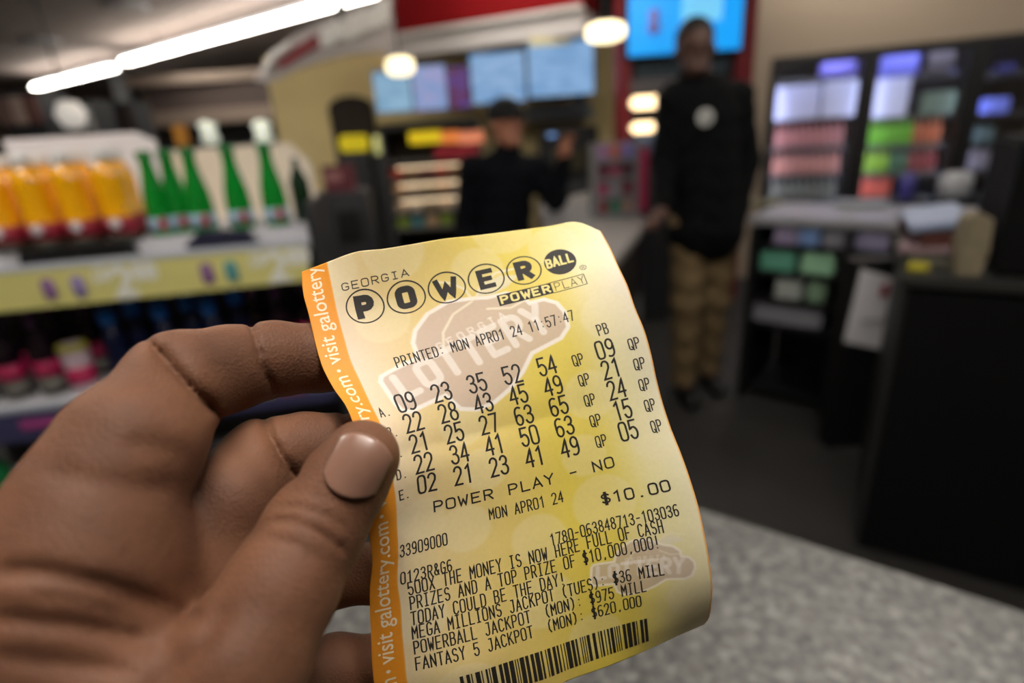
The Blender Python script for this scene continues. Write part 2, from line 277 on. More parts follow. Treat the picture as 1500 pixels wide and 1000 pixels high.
class Ink:
    """ribbons and fills laid on the paper surface"""
    def __init__(s, off): s.v = []; s.f = []; s.off = off
    def ribbon(s, pl, w, cap=True):
        q = [np.array(pl[0], float)]
        for a, b in zip(pl[:-1], pl[1:]):
            a = np.array(a, float); b = np.array(b, float); n = max(1, int(np.hypot(*(b-a))/.6))
            for k in range(1, n+1): q.append(a+(b-a)*k/n)
        q = [p for i, p in enumerate(q) if i == 0 or np.hypot(*(p-q[i-1])) > 1e-6]
        if len(q) < 2: return
        closed = np.hypot(*(q[0]-q[-1])) < 1e-3
        if cap and not closed:
            d = q[0]-q[1]; q[0] = q[0]+d/np.hypot(*d)*w*.4; d = q[-1]-q[-2]; q[-1] = q[-1]+d/np.hypot(*d)*w*.4
        base = len(s.v); n = len(q)
        for i, p in enumerate(q):
            a = q[i-1] if i else (q[-2] if closed else None); b = q[i+1] if i < n-1 else (q[1] if closed else None)
            d1 = (p-a)/np.hypot(*(p-a)) if a is not None else None; d2 = (b-p)/np.hypot(*(b-p)) if b is not None else None
            if d1 is None: d1 = d2
            if d2 is None: d2 = d1
            m = d1+d2; m = m/(np.hypot(*m)+1e-9); nn = np.array([-m[1], m[0]]); cs = max(.45, nn@np.array([-d1[1], d1[0]]))
            s.v.append(p+nn*w/2/cs); s.v.append(p-nn*w/2/cs)
        for i in range(n-1): s.f.append((base+2*i, base+2*i+1, base+2*i+3, base+2*i+2))
    def glyph(s, ch, u, v, sx, sy, w, slant=0, rot=0):
        for pl in G.get(ch, []):
            pts = []
            for x, y in pl:
                X = x*sx/4+y*sy/6*slant; Y = -y*sy/6
                pts.append((u+X*math.cos(rot)-Y*math.sin(rot), v+X*math.sin(rot)+Y*math.cos(rot)))
            s.ribbon(pts, w)
    def text(s, t, u, v, pitch, h, w, cw=None, slope=0):
        cw = cw or pitch*.72
        for k, ch in enumerate(t): s.glyph(ch, u+k*pitch, v+slope*k*pitch, cw, h, w)
    def fill(s, fn, nu, nv):
        """patch from a (0..1, 0..1) -> (u,v) function"""
        base = len(s.v)
        for j in range(nv+1):
            for i in range(nu+1): s.v.append(np.array(fn(i/nu, j/nv)))
        for j in range(nv):
            for i in range(nu): k = base+j*(nu+1)+i; s.f.append((k, k+1, k+nu+2, k+nu+1))
    def mesh(s, me, fn):
        """map a flat text mesh"""
        bm = bmesh.new(); bm.from_mesh(me)
        for ax in (0, 1):
            lo = min(v.co[ax] for v in bm.verts); hi = max(v.co[ax] for v in bm.verts); x = lo+.7
            while x < hi:
                no = (1, 0, 0) if ax == 0 else (0, 1, 0); co = (x, 0, 0) if ax == 0 else (0, x, 0)
                bmesh.ops.bisect_plane(bm, geom=bm.verts[:]+bm.edges[:]+bm.faces[:], plane_co=co, plane_no=no); x += .7
        bm.verts.index_update(); base = len(s.v)
        for v in bm.verts: s.v.append(np.array(fn(v.co.x, v.co.y)))
        for f in bm.faces: s.f.append(tuple(base+v.index for v in f.verts))
        bm.free()
    def build(s, name, m, parent):
        A = np.array(s.v); W = surf(A[:, 0], A[:, 1], s.off)
        me = bpy.data.meshes.new(name); me.from_pydata([tuple(p) for p in W], [], s.f)
        return link(name, me, m, parent)
def build_ticket():
    NU, NV = 300, 500
    U, V = np.meshgrid(np.linspace(0, 82, NU+1), np.linspace(-48, 90, NV+1))
    def srgb(c): return np.array(c, float)
    cu = np.array([0, 7.2, 20, 38, 52, 62, 72, 82]);
    cols = np.array([(230, 212, 184), (230, 210, 178), (228, 204, 146), (226, 202, 118), (226, 204, 90), (226, 206, 98), (230, 220, 166), (232, 224, 196)], float)
    c = np.stack([np.interp(U, cu, cols[:, k]) for k in range(3)], -1)
    c2 = np.stack([np.interp(V, [-48, -20, 10, 45, 90], t) for t in ([1, .985, 1, 1.0, .99], [1, .98, 1, 1.0, .98], [.95, 1.02, 1, .96, .9])], -1); c *= c2
    def mix(c, col, f): return c*(1-f[..., None])+np.array(col, float)*f[..., None]
    aa = lambda d, s=.35: np.clip(.5-d/s, 0, 1)
    for x, y, r in [(6.9, -45, 7.5), (24.4, -47, 8), (53.9, -49, 8.5), (44.7, -37.2, 7), (67, -40, 7.5), (17.6, -28.7, 7), (24.3, 37.1, 6.5), (59.6, 39.7, 8), (77.2, 25, 7), (57.4, 25.3, 6), (74, -12, 7), (63, 9, 7), (13.7, 32, 6), (31, 21.8, 6), (41, 63, 8), (69, 51, 6), (11, 58, 7), (42, 45, 7), (28, 8, 6), (79, 72, 8), (74, -33, 6), (52, 78, 7), (20, 82, 8)]:
        d = np.hypot(U-x, V-y)-r; c = mix(c, (234, 222, 184), aa(d, 1.0)*.38)
    def wm(T, sc):
        def tp(L): return [T(*p) for p in L]
        peach = tp([(22.9, -12), (22.9, -19.3), (24.5, -23), (28.8, -27.2), (34.9, -29.4), (41, -28.6), (45, -27.6), (50, -27.6), (54, -25.5), (56, -21), (56, -10), (51.7, -7.3), (47.7, -2.5), (43, 1.5), (37.8, 4.2), (33, 5), (28.7, 3.6), (26.3, -.8), (23, -6)])
        ban = tp([(11.9, -10.2), (12.6, -11.6), (14.8, -12.4), (56, -22.6), (59.4, -22.6), (62.4, -20.4), (63.6, -17), (63.2, -12), (60.4, -9.3), (51, -7.0), (26, -1.2), (16, .6), (14, -.4), (13.1, -3.0)])
        d = np.minimum(sd_poly(U, V, peach), sd_poly(U, V, ban))
        return d, tp
    def wmpaint(c, T, sc, dim):
        d, tp = wm(T, sc)
        c = mix(c, (202, 180, 166), aa(d+.2)*.85*dim); c = mix(c, (240, 232, 222), aa(np.abs(d)-.6*sc)*.95*dim)
        c = mix(c, (226, 218, 202), aa(sd_poly(U, V, tp([(42, -28.6), (45.5, -32.5), (50, -33.8), (55, -32.6), (51, -29.6), (46.5, -28.2)])))*.7*dim)
        for pl in ([(40.5, -27.5), (35, -25), (31, -20), (29.5, -14)], [(41, -28), (40, -32), (37, -35), (34, -36)], [(42, -28.5), (45, -33), (49, -35), (54, -35)], [(44, -24), (50, -22.5), (55, -24)]):
            c = mix(c, (236, 226, 200), aa(sd_line(U, V, tp(pl))-.36*sc)*.8*dim)
        for w_, (x, y), ang, hh, cw, st, pt in (('LOTTERY', (16.0, -3.6), -12.4, 6.8, 4.7, .98, 6.5), ('GEORGIA', (28.5, -14.8), -14, 2.2, 1.6, .22, 3.1)):
            a = math.radians(ang)
            for k, ch in enumerate(w_):
                for pl in G[ch]:
                    pts = []
                    for gx, gy in pl:
                        X = k*pt+gx*cw/4; Y = -gy*hh/6*(1+.05*k if w_[0] == 'L' else 1)
                        pts.append((x+X*math.cos(a)-Y*math.sin(a), y+X*math.sin(a)+Y*math.cos(a)))
                    c = mix(c, (238, 230, 220), aa(sd_line(U, V, tp(pts))-st*sc)*.75*dim)
        return c
    c = wmpaint(c, lambda x, y: (x, y), 1, 1)
    def T2(x, y):
        a = math.radians(20.5); X = (x-38)*.49; Y = (y+10.5)*.49
        return (65.6+X*math.cos(a)-Y*math.sin(a), 61.2+X*math.sin(a)+Y*math.cos(a))
    c = wmpaint(c, T2, .55, .85)
    # orange band with its cream edge, and the thin orange right edge
    org = np.array([234, 150, 40.]); f = aa(U-7.2, .3); c = mix(c, org, f); c = mix(c, (226, 140, 36), aa(81.75-U, .2))
    me = bpy.data.meshes.new('paper'); W = surf(U, V)
    n = (NU+1)*(NV+1); me.vertices.add(n); me.vertices.foreach_set('co', W.reshape(-1).astype(np.float32))
    I = np.arange(n).reshape(NV+1, NU+1); q = np.stack([I[:-1, :-1], I[1:, :-1], I[1:, 1:], I[:-1, 1:]], -1).reshape(-1, 4)
    me.loops.add(len(q)*4); me.loops.foreach_set('vertex_index', q.astype(np.int32).ravel()); me.polygons.add(len(q))
    me.polygons.foreach_set('loop_start', np.arange(0, len(q)*4, 4, dtype=np.int32)); me.polygons.foreach_set('loop_total', np.full(len(q), 4, np.int32)); me.update()
    ca = me.color_attributes.new('print', 'FLOAT_COLOR', 'POINT'); cc = np.clip(c/255., 0, 1); cc = np.where(cc <= .04045, cc/12.92, ((cc+.055)/1.055)**2.4)
    ca.data.foreach_set('color', np.concatenate([cc, np.ones(cc.shape[:2]+(1,))], -1).astype(np.float32).ravel())
    m = bpy.data.materials.new('ticket_paper'); m.use_nodes = True; nt = m.node_tree; b = nt.nodes['Principled BSDF']
    a = nt.nodes.new('ShaderNodeVertexColor'); a.layer_name = 'print'
    tc = nt.nodes.new('ShaderNodeTexCoord'); no = nt.nodes.new('ShaderNodeTexNoise'); no.inputs['Scale'].default_value = 900; no.inputs['Detail'].default_value = 6
    mx = nt.nodes.new('ShaderNodeMix'); mx.data_type = 'RGBA'; mx.blend_type = 'MULTIPLY'; mx.inputs[0].default_value = .10
    nt.links.new(tc.outputs['Object'], no.inputs['Vector']); nt.links.new(a.outputs['Color'], mx.inputs[6]); nt.links.new(no.outputs['Fac'], mx.inputs[7])
    nt.links.new(mx.outputs[2], b.inputs['Base Color']); b.inputs['Roughness'].default_value = .55; b.inputs['Specular IOR Level'].default_value = .3
    root = empty('lottery_ticket', 'curling yellow lottery ticket with an orange border strip, held between thumb and fingers', 'lottery ticket', tuple(surf(np.array(41.), np.array(90.))))
    def child(o): o.matrix_parent_inverse = Matrix.Translation(-Vector(root.location)); return o
    o = child(link('paper', me, m, root, True)); sol = o.modifiers.new('thickness', 'SOLIDIFY'); sol.thickness = .00009; sol.offset = 1
    # decide which side is the back: solidify away from the viewer
    nv = np.cross(W[1, 0]-W[0, 0], W[0, 1]-W[0, 0]); sol.offset = -1 if nv@fw < 0 else 1
    black = mat('thermal_print', (34, 28, 24), .7); white = mat('strip_lettering', (240, 222, 190), .6)
    k = Ink(.035)
    # thin thermal print
    S = .35; P_ = 1.632
    k.text('GEORGIA', 9.5, -39.2, 2.6, 1.9, .27, 1.95, -.03)
    child(k.build('state_name', black, root)); k = Ink(.035)
    k.text('PRINTED: MON APR01 24 11:57:47', 17, -13.0, P_, 3.2, S, 1.2, -.012)
    child(k.build('heading_text', black, root)); k = Ink(.035)
    rows = [('A', '09', '23', '35', '52', '54', '09'), ('B', '22', '28', '43', '45', '49', '21'), ('C', '21', '25', '27', '63', '65', '24'), ('D', '22', '34', '41', '50', '63', '15'), ('E', '02', '21', '23', '41', '49', '05')]
    k.text('PB', 70.2, -6.8, P_, 3.2, S, 1.2)
    for r, row in enumerate(rows):
        v = 6.08*r+.1
        k.text(row[0]+'.', 8.2, v, P_, 2.7, S, 1.15)
        for j, u in enumerate((13.3, 22.9, 32.5, 42.2, 51.9)): k.text(row[1+j], u, v, 2.72, 5.1, .56, 2.1)
        k.text('QP', 61.4, v-.2, P_, 3.1, S, 1.2); k.text(row[6], 68.2, v, 2.72, 5.2, .56, 2.1); k.text('QP', 76.9, v-.3, P_, 3.1, S, 1.2)
    child(k.build('number_print', black, root)); k = Ink(.035)
    k.text('POWER PLAY - NO', 16.8, 30.6, 3.24, 2.8, .44, 2.45)
    k.text('MON APR01 24', 30.6, 36.5, P_, 3.1, S, 1.2); k.text('$10.00', 59.2, 40.3, 3.05, 2.9, .48, 2.3)
    child(k.build('price_text', black, root)); k = Ink(.035)
    k.text('33909000', 7.7, 40.2, 1.53, 3.1, S, 1.1); k.text('0123R&G6', 8.0, 47.6, 1.55, 3.1, S, 1.1); k.text('1780-063848713-103036', 44.6, 47.5, 1.57, 3.1, S, 1.15)
    for t, v in (('500X THE MONEY IS NOW HERE FULL OF CASH', 51.2), ('PRIZES AND A TOP PRIZE OF $10,000,000!', 55.3), ('TODAY COULD BE THE DAY!', 59.6), ('MEGA MILLIONS JACKPOT (TUES): $36 MILL', 63.5), ('POWERBALL JACKPOT  (MON): $975 MILL', 67.8), ('FANTASY 5 JACKPOT  (MON): $620,000', 72.4)):
        k.text(t, 9.4, v, 1.632, 3.5, .36, 1.2)
    child(k.build('message_text', black, root))
    # heading: circled letters
    k = Ink(.035)
    heavy = {'P': (1.5,), 'O': (1.45,), 'W': (1.15,), 'E': (1.2,), 'R': (1.4,)}
    C0 = [14.5+10.55*i for i in range(6)]
    for i, ch in enumerate('POWER'):
        cu_, cv = C0[i], -33.9+.05*i
        k.ribbon([(cu_+4.75*math.cos(2*PI*t/48), cv+4.75*math.sin(2*PI*t/48)) for t in range(49)], .38)
        cw = 3.7 if ch != 'W' else 5.0
        k.glyph(ch, cu_-cw/2-.1, cv+2.45, cw, 4.9, heavy[ch][0]*1.26)
    c5, v5 = C0[5], -33.9
    def disc(s, t):
        a = 2*PI*s; return (c5+4.6*t*math.cos(a), v5+4.6*t*math.sin(a))
    k.fill(disc, 40, 8)
    k.ribbon([(72.8+.9*math.cos(2*PI*t/16), -29.9+.9*math.sin(2*PI*t/16)) for t in range(17)], .15); k.glyph('R', 72.4, -29.4, .8, 1.0, .14)
    # boxed sub-heading: dark left half, open right half
    x0, x1, xm, y0, y1 = 47.4, 72.2, 62.6, -27.5, -23.8
    k.fill(lambda a, b: (x0+(xm-x0)*a, y0+(y1-y0)*b), 22, 5); k.ribbon([(xm, y0), (x1, y0), (x1, y1), (xm, y1)], .22)
    for j, ch in enumerate('PLAY'): k.glyph(ch, xm+.7+j*2.3, y1-.6, 1.7, 2.6, .2)
    child(k.build('title_logo', black, root))
    k = Ink(.06)
    for j, ch in enumerate('POWER'): k.glyph(ch, x0+.7+j*2.95, y1-.75, 2.0 if ch != 'W' else 2.3, 2.3, .62)
    for j, ch in enumerate('BALL'): k.glyph(ch, c5-4.0+j*2.05, v5+1.2-.12*j, 1.5, 3.0-.25*(j == 0), .62)
    child(k.build('title_lettering', mat('bare_paper', (226, 208, 128), .6), root))
    # barcode
    k = Ink(.035); x = 18.2; rb = random.Random(11)
    while x < 66:
        w = rb.choice([.28, .28, .5, .8, 1.1]); k.fill(lambda a, b, x=x, w=w: (x+w*a, 77.2+9*b), 1, 10); x += w+rb.choice([.3, .3, .5, .7])
    child(k.build('barcode', black, root))
    # lettering on the orange strip, reading upwards
    k = Ink(.035); me = text_mesh('visit galottery.com', 4.4, .03); L = max(v.co.x for v in me.vertices); per = 43.65
    for n_ in range(4):
        vb = -16.4+per*(n_-0) if n_ < 3 else None
        if vb is None: break
        k.fill(lambda a, b, vb=vb: (3.4+.5*b*math.cos(2*PI*a), vb+.5*b*math.sin(2*PI*a)), 16, 2)
        bm = bmesh.new(); bm.from_mesh(me); s_ = 39.4/L
        start = vb-2.3
        mm = me.copy(); k2 = []
        lim = -47.6 if n_ == 0 else -999
        if n_ == 0:
            b2 = bmesh.new(); b2.from_mesh(mm); bmesh.ops.bisect_plane(b2, geom=b2.verts[:]+b2.edges[:]+b2.faces[:], plane_co=((start+47.7)/s_, 0, 0), plane_no=(1, 0, 0), clear_outer=True); b2.to_mesh(mm); b2.free()
        if n_ == 2:
            pass
        k.mesh(mm, lambda x, y, start=start: (4.9-y*s_*1.02, start-x*s_)); bm.free()
    b2 = bmesh.new(); mm = me.copy(); b2.from_mesh(mm); s_ = 39.4/L; st = -16.4+3*per-2.3
    bmesh.ops.bisect_plane(b2, geom=b2.verts[:]+b2.edges[:]+b2.faces[:], plane_co=((st-89.6)/s_, 0, 0), plane_no=(1, 0, 0), clear_inner=True); b2.to_mesh(mm); b2.free()
    k.mesh(mm, lambda x, y: (4.9-y*s_*1.02, st-x*s_))
    child(k.build('strip_lettering', white, root))
build_ticket()
# ---------------------------------------------------------------- hand
def skin_mat():
    m = bpy.data.materials.new('skin'); m.use_nodes = True; nt = m.node_tree; b = nt.nodes['Principled BSDF']
    tc = nt.nodes.new('ShaderNodeTexCoord'); n1 = nt.nodes.new('ShaderNodeTexNoise'); n1.inputs['Scale'].default_value = 45; n1.inputs['Detail'].default_value = 5
    cr_ = nt.nodes.new('ShaderNodeValToRGB'); e = cr_.color_ramp.elements
    e[0].position = .3; e[0].color = lin((88, 58, 42))+(1,); e[1].position = .72; e[1].color = lin((120, 82, 60))+(1,)
    n2 = nt.nodes.new('ShaderNodeTexVoronoi'); n2.inputs['Scale'].default_value = 1400
    n3 = nt.nodes.new('ShaderNodeTexNoise'); n3.inputs['Scale'].default_value = 260; n3.inputs['Detail'].default_value = 5
    ad = nt.nodes.new('ShaderNodeMath'); ad.operation = 'ADD'; bp = nt.nodes.new('ShaderNodeBump'); bp.inputs['Strength'].default_value = .3; bp.inputs['Distance'].default_value = .0005
    for q in (n1, n2, n3): nt.links.new(tc.outputs['Object'], q.inputs['Vector'])
    nt.links.new(n1.outputs['Fac'], cr_.inputs[0]); nt.links.new(cr_.outputs[0], b.inputs['Base Color'])
    nt.links.new(n2.outputs['Distance'], ad.inputs[0]); nt.links.new(n3.outputs['Fac'], ad.inputs[1]); nt.links.new(ad.outputs[0], bp.inputs['Height']); nt.links.new(bp.outputs[0], b.inputs['Normal'])
    b.inputs['Roughness'].default_value = .6; b.inputs['Subsurface Weight'].default_value = .18; b.inputs['Subsurface Radius'].default_value = (.004, .0018, .001)
    b.inputs['Subsurface Scale'].default_value = 1; b.inputs['Specular IOR Level'].default_value = .22
    return m
SKIN = skin_mat()
def build_hand():
    A = lambda x, y, d: at(x, y, d/1000.)
    def chain(pts, k):   # (px,py,depth mm,radius mm)
        return [('c', A(*a[:3]), A(*b[:3]), a[3]/1000., b[3]/1000., k) for a, b in zip(pts[:-1], pts[1:])]
    prims = []
    thumb = [(530, 670, 122, 8.4), (504, 708, 121, 9.1), (460, 776, 117, 10.4), (412, 862, 110, 11.0), (352, 968, 103, 12.5), (250, 1120, 99, 17)]
    index = [(545, 523, 163, 7.6), (515, 524, 159, 8.9), (470, 524, 154, 9.4), (402, 526, 148, 10.1), (335, 540, 139, 10.8), (264, 560, 128, 11.4), (192, 655, 112, 13.0), (143, 735, 106, 13.6), (120, 830, 102, 15.0)]
    middle = [(600, 672, 158, 7), (560, 662, 155, 8.2), (500, 657, 150, 9.2), (445, 660, 146, 9.8), (388, 676, 140, 10.8), (336, 738, 130, 12.0), (330, 880, 128, 13)]
    ring = [(600, 835, 168, 7.5), (560, 838, 166, 8.4), (480, 842, 162, 9.2), (400, 870, 156, 10), (350, 960, 144, 12), (320, 1060, 136, 14)]
    little = [(600, 972, 164, 7), (560, 972, 162, 7.8), (490, 978, 157, 8.6), (430, 1000, 152, 9.4), (390, 1080, 144, 11.5), (330, 1180, 136, 14)]
    prims += chain(index[:6], .0022)+chain(index[5:], .004)
    prims += chain(middle, .0028)+chain(ring, .003)+chain(little, .003)
    # palm
    K = .007
    palm = [((120, 830, 104, 15), (330, 890, 130, 13)), ((330, 890, 130, 13), (320, 1060, 136, 14)), ((320, 1060, 136, 14), (330, 1180, 136, 14)),
            ((120, 830, 103, 15), (60, 1150, 106, 19)), ((330, 890, 130, 13), (90, 1250, 118, 18)), ((330, 1180, 136, 14), (120, 1350, 122, 18)), ((320, 1060, 136, 14), (100, 1300, 120, 18)),
            ((250, 1120, 99, 17), (60, 1230, 106, 20)), ((300, 1060, 101, 13), (70, 960, 97, 13.5)), ((60, 1150, 106, 19), (110, 1350, 118, 20))]
    for a, b in palm: prims.append(('c', A(*a[:3]), A(*b[:3]), a[3]/1000., b[3]/1000., K))
    prims += chain(thumb, .003)
    w0 = A(10, 1280, 112); fore = -rt*.15-up*.14+fw*.02
    prims += [('c', w0, w0+fore*.25, .026, .027, .02), ('c', w0+fore*.25, w0+fore, .027, .040, .02)]
    creases = []   # (pixel polyline with depth mm), groove depth mm, groove width mm
    def cr3(pts, dep, wid): creases.append((pts, dep/1000., wid/1000.))
    cr3([(214, 496, 116), (240, 525, 117), (272, 562, 117), (302, 590, 120), (326, 612, 124)], 1.9, .8); cr3([(224, 506, 116), (240, 525, 117), (272, 562, 117), (302, 590, 120), (322, 606, 124)], 1.3, 2.6)      # index, middle joint
    cr3([(366, 466, 138), (374, 500, 137), (388, 545, 138), (408, 582, 141)], 1.7, .9)       # index, end joint
    cr3([(384, 604, 130), (396, 640, 129), (414, 672, 129), (440, 706, 130)], 1.5, .7); cr3([(384, 604, 130), (396, 640, 129), (414, 672, 129), (440, 706, 130)], 1.2, 2.2)                        # middle finger
    cr3([(506, 604, 143), (492, 640, 140)], 1.3, .9)
    cr3([(392, 764, 110), (425, 762, 107), (462, 776, 105.5), (496, 800, 107), (512, 812, 109)], 1.1, .6)         # thumb joint
    cr3([(404, 742, 110), (440, 742, 107), (478, 756, 106), (508, 776, 109)], .65, .55)
    cr3([(392, 790, 110), (430, 796, 104), (475, 822, 104)], .6, .55)
    cr3([(415, 720, 112), (450, 722, 109), (485, 735, 109)], .25, .6)
    cr3([(60, 690, 92), (130, 704, 92), (200, 714, 94), (262, 712, 98)], .7, 2.4)                            # base of index
    cr3([(180, 650, 96), (240, 655, 97), (280, 668, 100)], .5, 2.0)
    cr3([(-20, 838, 86), (60, 838, 86), (150, 856, 86), (230, 884, 89), (300, 908, 96)], 1.7, 1.6)             # web folds
    cr3([(-20, 905, 86), (110, 915, 86), (230, 940, 90)], 1.1, 1.5)
    cr3([(-20, 960, 86), (120, 975, 86), (200, 985, 90)], .8, 1.5)
    cr3([(40, 870, 86), (120, 880, 86), (200, 905, 88)], .6, 1.2)
    cr3([(340, 880, 98), (290, 950, 92), (200, 1040, 86)], 1.3, 2.0)                          # thumb meets web
    def post(P, D):
        q = P-CO; z = q@fw; X = 750+F*(q@rt)/z; Y = 500-F*(q@up)/z
        for pl, dep, wid in creases:
            d = np.full(len(P), 1.); L = sum(math.hypot(b[0]-a[0], b[1]-a[1]) for a, b in zip(pl[:-1], pl[1:])); s0 = 0; tp = np.zeros(len(P)); zc = np.full(len(P), .1)
            for a, b in zip(pl[:-1], pl[1:]):
                ex, ey = b[0]-a[0], b[1]-a[1]; l = math.hypot(ex, ey); t = np.clip(((X-a[0])*ex+(Y-a[1])*ey)/(l*l), 0, 1)
                dd = np.hypot(X-a[0]-t*ex, Y-a[1]-t*ey)*z/F; m = dd < d; d[m] = dd[m]; tp[m] = (s0+t[m]*l)/L; zc[m] = (a[2]+(b[2]-a[2])*t[m])/1000.; s0 += l
            win = np.clip(1.6-np.abs(z-zc)/.011, 0, 1)*np.clip(np.minimum(tp, 1-tp)*6+.25, 0, 1)
            D = D+dep*np.exp(-(d/wid)**2)*win
        return D
    me = sdf_mesh(prims, .00085, post)
    root = empty('hand', 'large left hand pinching the ticket between thumb and middle finger', 'hand', tuple(w0+fore))
    o = link('skin', me, SKIN, root, True); o.matrix_parent_inverse = Matrix.Translation(-Vector(root.location))
    o.modifiers.new('relax', 'SMOOTH').iterations = 3
    # thumbnail: curved plate following the thumb
    tip = A(537, 668, 122); base = A(462, 772, 117); ax = tip-base; ax /= np.linalg.norm(ax)
    n = -ray(522, 668); n = n-ax*(n@ax); n /= np.linalg.norm(n); sd = np.cross(ax, n)
    if sd@rt < 0: sd = -sd
    rot_ = .17; n = n*math.cos(-.06)+sd*math.sin(-.06); n /= np.linalg.norm(n)
    sd = np.cross(ax, n)
    if sd@rt < 0: sd = -sd
    ay = ax*math.cos(rot_)-sd*math.sin(rot_); sx_ = sd*math.cos(rot_)+ax*math.sin(rot_)
    c = tip-ax*.0029
    NX, NL = 20, 20; R_ = .00925; vs = []
    for j in range(NL+1):
        t = j/NL; y = -.0060+.0130*t
        for i in range(NX+1):
            s = -1+2*i/NX; yy = y
            if t > .5: yy = y-(t-.5)*2*.0026*abs(s)**2.4
            if t < .5: yy = y+(.5-t)*2*.0028*abs(s)**2.2
            p = ay*yy+sx_*s*.0061*(1-.05*(1-t)); al = p@ax; la = p@sd
            rr = .0080; hh = R_+.0004-max(0, al-.001)*.06-max(0, al-.0025)**2*42-rr
            vs.append(c+ax*al+sd*la+n*(math.sqrt(max(rr*rr-la*la, 1e-8))+hh-.0002))
    fs = [(j*(NX+1)+i, j*(NX+1)+i+1, (j+1)*(NX+1)+i+1, (j+1)*(NX+1)+i) for j in range(NL) for i in range(NX)]
    vs = [v for v in vs]; m2 = bpy.data.meshes.new('thumbnail'); m2.from_pydata([tuple(v) for v in vs], [], fs)
    nm = mat('fingernail', (128, 94, 78), .36, noise=.08, nscale=300, coat=.2)
    o2 = link('thumbnail', m2, nm, root, True); o2.matrix_parent_inverse = Matrix.Translation(-Vector(root.location))
    o2['label'] = 'pale pinkish fingernail'
    s2 = o2.modifiers.new('thickness', 'SOLIDIFY'); s2.thickness = .0006; s2.offset = 0
build_hand()
# ---------------------------------------------------------------- store shell
def V3(p): return (float(p[0]), float(p[1]), float(p[2]))
CEIL = 2.95
m_ceil = mat('ceiling_tiles', (150, 136, 130), .9, noise=.15, nscale=3)
m_floor = mat('dark_floor', (46, 44, 42), .65, noise=.3, nscale=6)
m_yellow = mat('yellow_plaster', (226, 206, 150), .8, noise=.08, nscale=4)
m_beige = mat('beige_paint', (168, 152, 134), .8)
m_brown = mat('brown_soffit', (74, 62, 58), .8)
m_black = mat('black_laminate', (14, 14, 15), .5)
m_dark = mat('dark_grey_metal', (52, 53, 56), .5)
m_white = mat('white_paint', (206, 206, 212), .6)
m_red = mat('dark_red_paint', (120, 14, 26), .5)
def struct(o): o['kind'] = 'structure'; return o
struct(MB().box((0, 5.5, -.05), (24, 19, .1)).build('floor', m_floor))
struct(MB().box((0, 5.5, CEIL+.05), (24, 19, .1)).build('ceiling', m_ceil))
struct(MB().box((0, 14.95, CEIL/2), (24, .1, CEIL)).build('wall_back', m_beige))
struct(MB().box((-11.95, 5.5, CEIL/2), (.1, 18.8, CEIL)).build('wall_left', m_beige))
struct(MB().box((11.95, 5.5, CEIL/2), (.1, 18.8, CEIL)).build('wall_right', m_beige))
struct(MB().box((0, -3.95, CEIL/2), (24, .1, CEIL)).build('wall_front', m_beige))

# ---------------------------------------------------------------- near stone counter
def granite():
    m = bpy.data.materials.new('speckled_stone'); m.use_nodes = True; nt = m.node_tree; b = nt.nodes['Principled BSDF']
    tc = nt.nodes.new('ShaderNodeTexCoord')
    def noise(sc, det=3):
        n = nt.nodes.new('ShaderNodeTexNoise'); n.inputs['Scale'].default_value = sc; n.inputs['Detail'].default_value = det; nt.links.new(tc.outputs['Object'], n.inputs['Vector']); return n
    def ramp(n, st, out='Fac'):
        r = nt.nodes.new('ShaderNodeValToRGB'); nt.links.new(n.outputs[out], r.inputs[0])
        while len(r.color_ramp.elements) < len(st): r.color_ramp.elements.new(.5)
        for e, (p, c) in zip(r.color_ramp.elements, st): e.position = p; e.color = lin(c)+(1,)
        return r
    r1 = ramp(noise(95, 5), [(.34, (46, 47, 46)), (.46, (70, 70, 68)), (.56, (92, 91, 88)), (.68, (130, 130, 127))])
    vo = nt.nodes.new('ShaderNodeTexVoronoi'); vo.inputs['Scale'].default_value = 190; nt.links.new(tc.outputs['Object'], vo.inputs['Vector'])
    r2 = ramp(vo, [(0, (60, 58, 57)), (.35, (84, 84, 82)), (.8, (116, 114, 110))], 'Color')
    mx = nt.nodes.new('ShaderNodeMix'); mx.data_type = 'RGBA'; mx.inputs[0].default_value = .4
    nt.links.new(r1.outputs[0], mx.inputs[6]); nt.links.new(r2.outputs[0], mx.inputs[7]); nt.links.new(mx.outputs[2], b.inputs['Base Color'])
    b.inputs['Roughness'].default_value = .35; return m
def counter_near():
    c = onz(760, 665, .95); e1 = np.array([.8, -.6, 0]); e2 = np.array([-.6, -.8, 0]); L, D = 1.6, 1.3
    e1 = np.array(onz(1500, 890, .95)-onz(1030, 742, .95)); e1 /= np.linalg.norm(e1); e2 = np.array([e1[1], -e1[0], 0])
    c = onz(1030, 742, .95)-e1*.27
    ang = math.atan2(e1[1], e1[0]); L = 1.3; mid = c+e1*L/2+e2*.225
    root = empty('service_counter', 'speckled grey stone counter in the lower right foreground below the ticket', 'counter', (mid[0], mid[1], 0))
    t = MB().box((mid[0], mid[1], .93), (L, .45, .04), ang, bev=.006).build('countertop', granite(), root)
    b = MB().box((mid[0], mid[1], .453), (L-.06, .40, .905), ang).build('cabinet_body', m_black, root)
    for o in (t, b): o.matrix_parent_inverse = Matrix.Translation((-mid[0], -mid[1], 0))
counter_near()

# parts given in world coordinates, parented to an Empty at the thing's base
def thing(name, label, cat, base, group=None):
    o = empty(name, label, cat, V3(base), 0, group); o['_w'] = 1; return o
def adopt(o, root): o.parent = root; o.matrix_parent_inverse = Matrix.Translation(-Vector(root.location)); return o
def part(mb, name, m, root, smooth=False): return adopt(mb.build(name, m, None, smooth), root)

